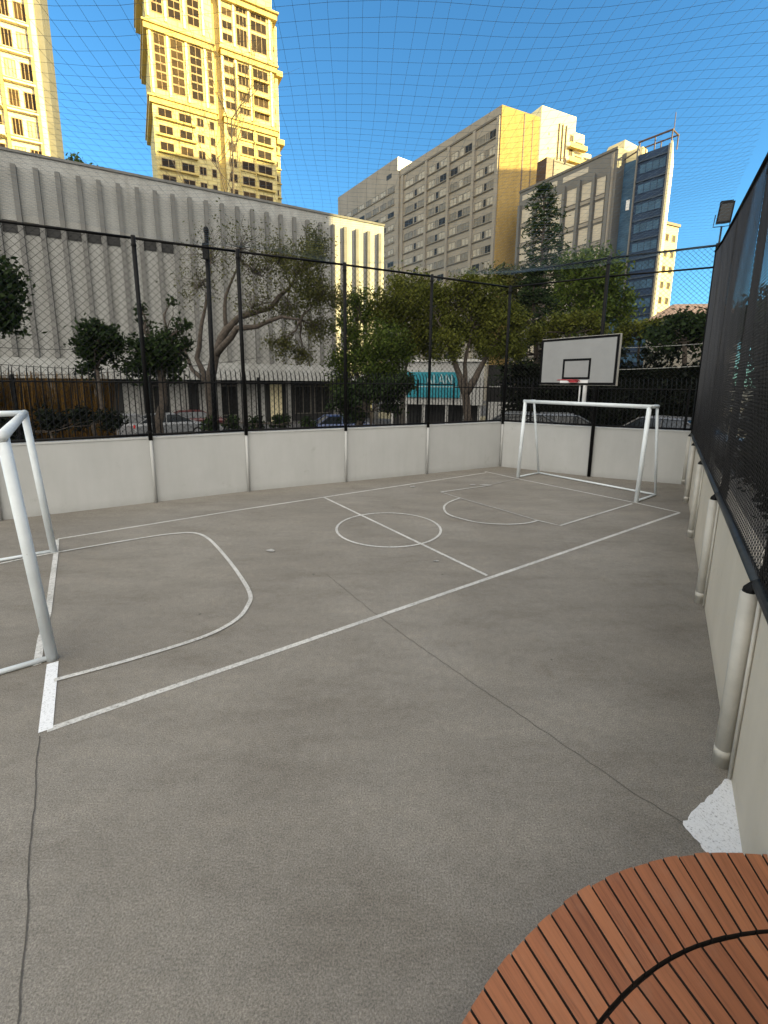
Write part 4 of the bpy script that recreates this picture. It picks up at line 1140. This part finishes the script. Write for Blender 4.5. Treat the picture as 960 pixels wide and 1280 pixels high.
# ------------------------------------------------------------------ white shop with the teal sign
def shop():
    A = at(486, 500, 33); B = at(604, 500, 31.5); D = (B - A); L = Vector((D.x, D.y)).length
    F = frame((A.x, A.y), (D.x, D.y), (D.y, -D.x))
    root = empty('shop_building', F(L / 2, 0, -.9), 'low white shop building with a large teal sign behind the forked tree', 'building')
    z = lambda py: at(545, py, 32).z
    mb = MB(); mb.obox(F, 0, L, -7, 0, z(506), z(452)); mb.build('wall', 'whitewash', root)
    mb = MB(); mb.obox(F, -.1, L + .1, -7, .15, z(452) + .002, z(449)); mb.build('roof_edge', 'framewhite', root)
    mb = MB(); mb.obox(F, .1, L - .3, -1.5, -1.3, -.9, z(506)); mb.build('shopfront', 'dark', root)
    for s in (.2, 1.3, 2.6, 4.3, 5.6, L - .25):
        mb = MB(); mb.obox(F, s - .1, s + .1, -.35, -.1, -.9, z(506) - .002); mb.build('column', 'whitewash', root)
    s0, s1 = 1.35, L - 1.65
    mb = MB(); mb.obox(F, s0, s1, .01, .12, z(497), z(465)); sg = mb.build('sign', 'teal', root)
    mb = MB(); mb.obox(F, s0 + .1, s1 - .1, .124, .135, z(484), z(482.8)); mb.build('sign_rule', 'letter', sg)
    cu = bpy.data.curves.new('lettering', 'FONT'); cu.body = 'ALAN'; cu.size = 1.0; cu.extrude = .008; cu.align_x = 'CENTER'
    to = bpy.data.objects.new('lettering', cu); col.objects.link(to)
    dg = bpy.context.evaluated_depsgraph_get(); me = bpy.data.meshes.new_from_object(to.evaluated_get(dg)); bpy.data.objects.remove(to)
    xs = [v.co.x for v in me.vertices]; ys = [v.co.y for v in me.vertices]
    w = max(xs) - min(xs); x0 = min(xs); h = max(ys)
    wl0 = wloc(sg)
    for v in me.vertices:
        fx = (v.co.x - x0) / w; fy = v.co.y / h
        p = F(2.75 + fx * 1.9, .14 + v.co.z, z(481) + fy * (z(467.5) - z(481))) - wl0
        v.co = p
    me.materials.append(M['letter'])
    o = bpy.data.objects.new('lettering', me); col.objects.link(o); o.parent = sg
    # low boundary wall in front of it, and a white kerb wall to its right
    F3 = frame((B.x + .3, B.y), (.95, -.1), (-.1, -.95))
    r2 = empty('boundary_wall', F3(2, 0, -.9), 'pale low wall with a dark gate opening right of the teal sign shop', 'wall')
    zz_ = lambda py: at(625, py, 31).z
    mb = MB(); mb.obox(F3, .1, 2.8, -.2, 0, -.9, zz_(503)); mb.build('lower_wall', 'whitewash', r2)
    mb = MB(); mb.obox(F3, .1, 1.9, -.2, 0, zz_(485), zz_(482.5)); mb.build('beam', 'whitewash', r2)
    mb = MB(); mb.obox(F3, .1, 3.6, -1.2, -1.0, -.9, zz_(455)); mb.build('dark_panel', 'dark', r2)
shop()

# ------------------------------------------------------------------ parked cars
def car(loc, rz, paint, label):
    root = empty('parked_car', loc, label, 'car', 'cars parked in the street'); root.rotation_euler = (0, 0, rz)
    # side profile (x forward), half widths
    prof = [(-2.12, .38, .62, .80), (-2.05, .34, .92, .84), (-1.5, .30, .98, .86), (-.6, .28, .97, .88), (.7, .28, .97, .88), (1.5, .30, .90, .86), (2.0, .34, .76, .80), (2.12, .40, .62, .72)]
    mb = MB()
    n = len(prof); ring = 8
    for x, zb, zt, w in prof:
        for (yy, z) in ((-w, zb + .08), (-w * .96, zt - .12), (-w * .86, zt), (-w * .4, zt + .03), (w * .4, zt + .03), (w * .86, zt), (w * .96, zt - .12), (w, zb + .08)):
            mb.v.append((x, yy, z))
    for k in range(n - 1):
        for j in range(ring):
            a = k * ring + j; b = k * ring + (j + 1) % ring
            mb.f.append((a, b, b + ring, a + ring)); mb.m.append(0)
    mb.f.append(tuple(reversed(range(ring)))); mb.m.append(0); mb.f.append(tuple((n - 1) * ring + j for j in range(ring))); mb.m.append(0)
    mb.build('body', paint, root, local=True, smooth=False, bevel=.03)
    mb = MB()      # cabin: glass lower ring, painted roof
    lo = [(-1.75, .985), (1.05, .985)]; hi = [(-1.15, 1.44), (.25, 1.44)]
    mb.hexa([(-1.8, -.74, .97), (1.1, -.74, .97), (1.1, .74, .97), (-1.8, .74, .97), (-1.15, -.60, 1.42), (.3, -.60, 1.42), (.3, .60, 1.42), (-1.15, .60, 1.42)])
    mb.build('windows', 'carglass', root, local=True, bevel=.03)
    mb = MB(); mb.hexa([(-1.2, -.62, 1.415), (.34, -.62, 1.415), (.34, .62, 1.415), (-1.2, .62, 1.415), (-1.05, -.52, 1.47), (.15, -.52, 1.47), (.15, .52, 1.47), (-1.05, .52, 1.47)])
    for sy in (-1, 1):
        for (x0, x1) in ((-1.84, -1.17), (1.14, .31), (-.4, -.36)):
            mb.tube([(x0, sy * .745, .97), (x1, sy * .605, 1.43)], .028, 5)
    mb.build('roof', paint, root, local=True)
    for x in (-1.3, 1.32):
        for sy in (-1, 1):
            mb = MB(); m0 = []
            for k in range(20):
                a = 2 * math.pi * k / 20; m0.append((math.cos(a), math.sin(a)))
            y0, y1 = sy * .70, sy * .885
            mb.tube([(x, y0, .31), (x, y1, .31)], .31, 20); wh = mb.build('wheel', 'tyre', root, local=True)
            mb = MB(); mb.tube([(x, sy * .886, .31), (x, sy * .90, .31)], .20, 16); mb.build('rim', 'rimm', wh, local=True)
    for sy in (-1, 1):
        mb = MB(); mb.box(1.98, 2.11, sy * .58 - .15, sy * .58 + .15, .60, .72); mb.build('headlight', 'headlight', root, local=True)
        mb = MB(); mb.box(-2.13, -2.02, sy * .62 - .13, sy * .62 + .13, .70, .88); mb.build('tail_light', 'taillight', root, local=True)
    return root
for px, py, d, rz, paint, lab in [(214, 540, 27, 40, 'car_silver', 'silver parked car behind the railing, left of the slim black pole'),
                                 (248, 540, 30, 30, 'car_red', 'red parked car partly hidden behind the silver car on the left'),
                                 (166, 540, 26, 30, 'car_white', 'white parked car behind the dense dark shrub on the left'),
                                 (432, 540, 27, 20, 'car_blue', 'dark blue parked car under the bushy tree left of the teal sign'),
                                 (706, 535, 16.7, -14, 'car_silver', 'silver parked car seen through the far goal'),
                                 (668, 535, 17.0, -25, 'car_grey', 'dark grey parked car behind the far left goal post'),
                                 (852, 540, 15.6, -60, 'car_white', 'white parked car behind the railing right of the far goal')]:
    p = at(px, py, d); p.z = -.9
    if px in (706, 668, 852): p.z = -.05 if px != 852 else -.1
    car(p, R(rz), M[paint], lab)

# ------------------------------------------------------------------ unseen blocks added off-frame, shaped to shade court, tower and hotel
AZ = R(-25); EL = R(14)
SX = Vector((math.cos(AZ), math.sin(AZ))); ST = Vector((-SX.y, SX.x))
def shade_block(s0, s1, t0, t1, h, label):
    F = lambda s, o, z: Vector((*(SX * s + ST * o), z))
    root = empty('apartment_block', F((s0 + s1) / 2, (t0 + t1) / 2, -.9), label, 'building', 'unseen shading blocks beside the court')  # added unseen block, here only for its shadow
    mb = MB(); a, b, c, d = [SX * s + ST * t for s, t in ((s0, t0), (s1, t0), (s1, t1), (s0, t1))]
    mb.prism([tuple(a), tuple(b), tuple(c), tuple(d)], -.9, h); mb.build('wall', 'hotel', root)
    FF = frame(SX * s0 + ST * t0, ST, -SX)
    W = []
    z = 2.
    while z < h - 2:
        t = 1.
        while t < (t1 - t0) - 2.5: W.append((FF, t, t + 1.8, z, z + 1.5, .004, 'frame', 'glass', 1, 1)); t += 3.6
        z += 3.2
    windows(root, W)
    mb = MB(); q = [SX * s + ST * t for s, t in ((s0 - .3, t0 - .0), (s1 + .3, t0 - .0), (s1 + .3, t1 + .0), (s0 - .3, t1 + .0))]
    mb.prism([tuple(x) for x in q], h + .002, h + .5); mb.build('roof', 'greyclad', root)
shade_block(46, 62, -40, 33.6, 40, 'wide unseen block added to shade the court and the finned hall')
shade_block(62, 78, 47, 72.5, 68, 'tall unseen block added to shade the lower part of the ornate tower')
shade_block(82, 98, 87, 100.5, 66.5, 'slender unseen block added to shade the lower part of the golden end wall')

# ------------------------------------------------------------------ light
sun = bpy.data.lights.new('sun', 'SUN'); sun.energy = 5.0; sun.angle = R(.5); sun.color = (1.0, .80, .31)
so = bpy.data.objects.new('sun', sun); col.objects.link(so)
sd = Vector((SX.x * math.cos(EL), SX.y * math.cos(EL), math.sin(EL)))
so.rotation_euler = sd.to_track_quat('Z', 'Y').to_euler(); so.location = (60, -30, 60)

w = bpy.data.worlds.new('World'); scn.world = w; w.use_nodes = True
nt = w.node_tree; bg = nt.nodes['Background']
sky = nt.nodes.new('ShaderNodeTexSky'); sky.sky_type = 'NISHITA'; sky.sun_disc = False
sky.sun_elevation = EL; sky.sun_rotation = math.atan2(sd.x, sd.y)
sky.altitude = 300; sky.air_density = 1.0; sky.dust_density = .6; sky.ozone_density = 1.4
# white cloud veil added behind the camera as neutral fill for the shaded court
tc = nt.nodes.new('ShaderNodeTexCoord'); sep = nt.nodes.new('ShaderNodeSeparateXYZ'); nt.links.new(tc.outputs['Generated'], sep.inputs[0])
mr = nt.nodes.new('ShaderNodeMapRange'); mr.interpolation_type = 'SMOOTHSTEP'
mr.inputs[1].default_value = .30; mr.inputs[2].default_value = -.25; mr.inputs[3].default_value = 0; mr.inputs[4].default_value = 1
nt.links.new(sep.outputs[1], mr.inputs[0])
nz = noise(nt, tc.outputs['Generated'], 3.0, 6)
cl = ramp(nt, nz, [(.25, (.55, .55, .55)), (.6, (1, 1, 1))])
ml = nt.nodes.new('ShaderNodeMath'); ml.operation = 'MULTIPLY'; nt.links.new(mr.outputs[0], ml.inputs[0]); nt.links.new(cl, ml.inputs[1])
CLOUD_FILL = (8.45, 7.95, 7.0)
tint = mixc(nt, 1., sky.outputs[0], (.31, .69, .90), 'MULTIPLY')
cc = mixc(nt, ml.outputs[0], tint, CLOUD_FILL)
nt.links.new(cc, bg.inputs[0]); bg.inputs[1].default_value = .1

# ------------------------------------------------------------------ camera
cam = bpy.data.cameras.new('camera'); co = bpy.data.objects.new('camera', cam); col.objects.link(co)
cam.sensor_fit = 'VERTICAL'; cam.sensor_height = 36; cam.lens = 36 * FPX / 1280; cam.shift_y = -(640 - CY) / 1280
cam.clip_start = .05; cam.clip_end = 2000
m4 = Matrix.Identity(4)
for i in range(3):
    m4[i][0] = RT[i]; m4[i][1] = -DN[i]; m4[i][2] = -FWD[i]
m4.translation = (0, 0, EYE); co.matrix_world = m4
scn.camera = co
vs = scn.view_settings; vs.view_transform = 'Standard'; vs.look = 'None'; vs.exposure = 1.84; vs.gamma = 1; vs.use_curve_mapping = False
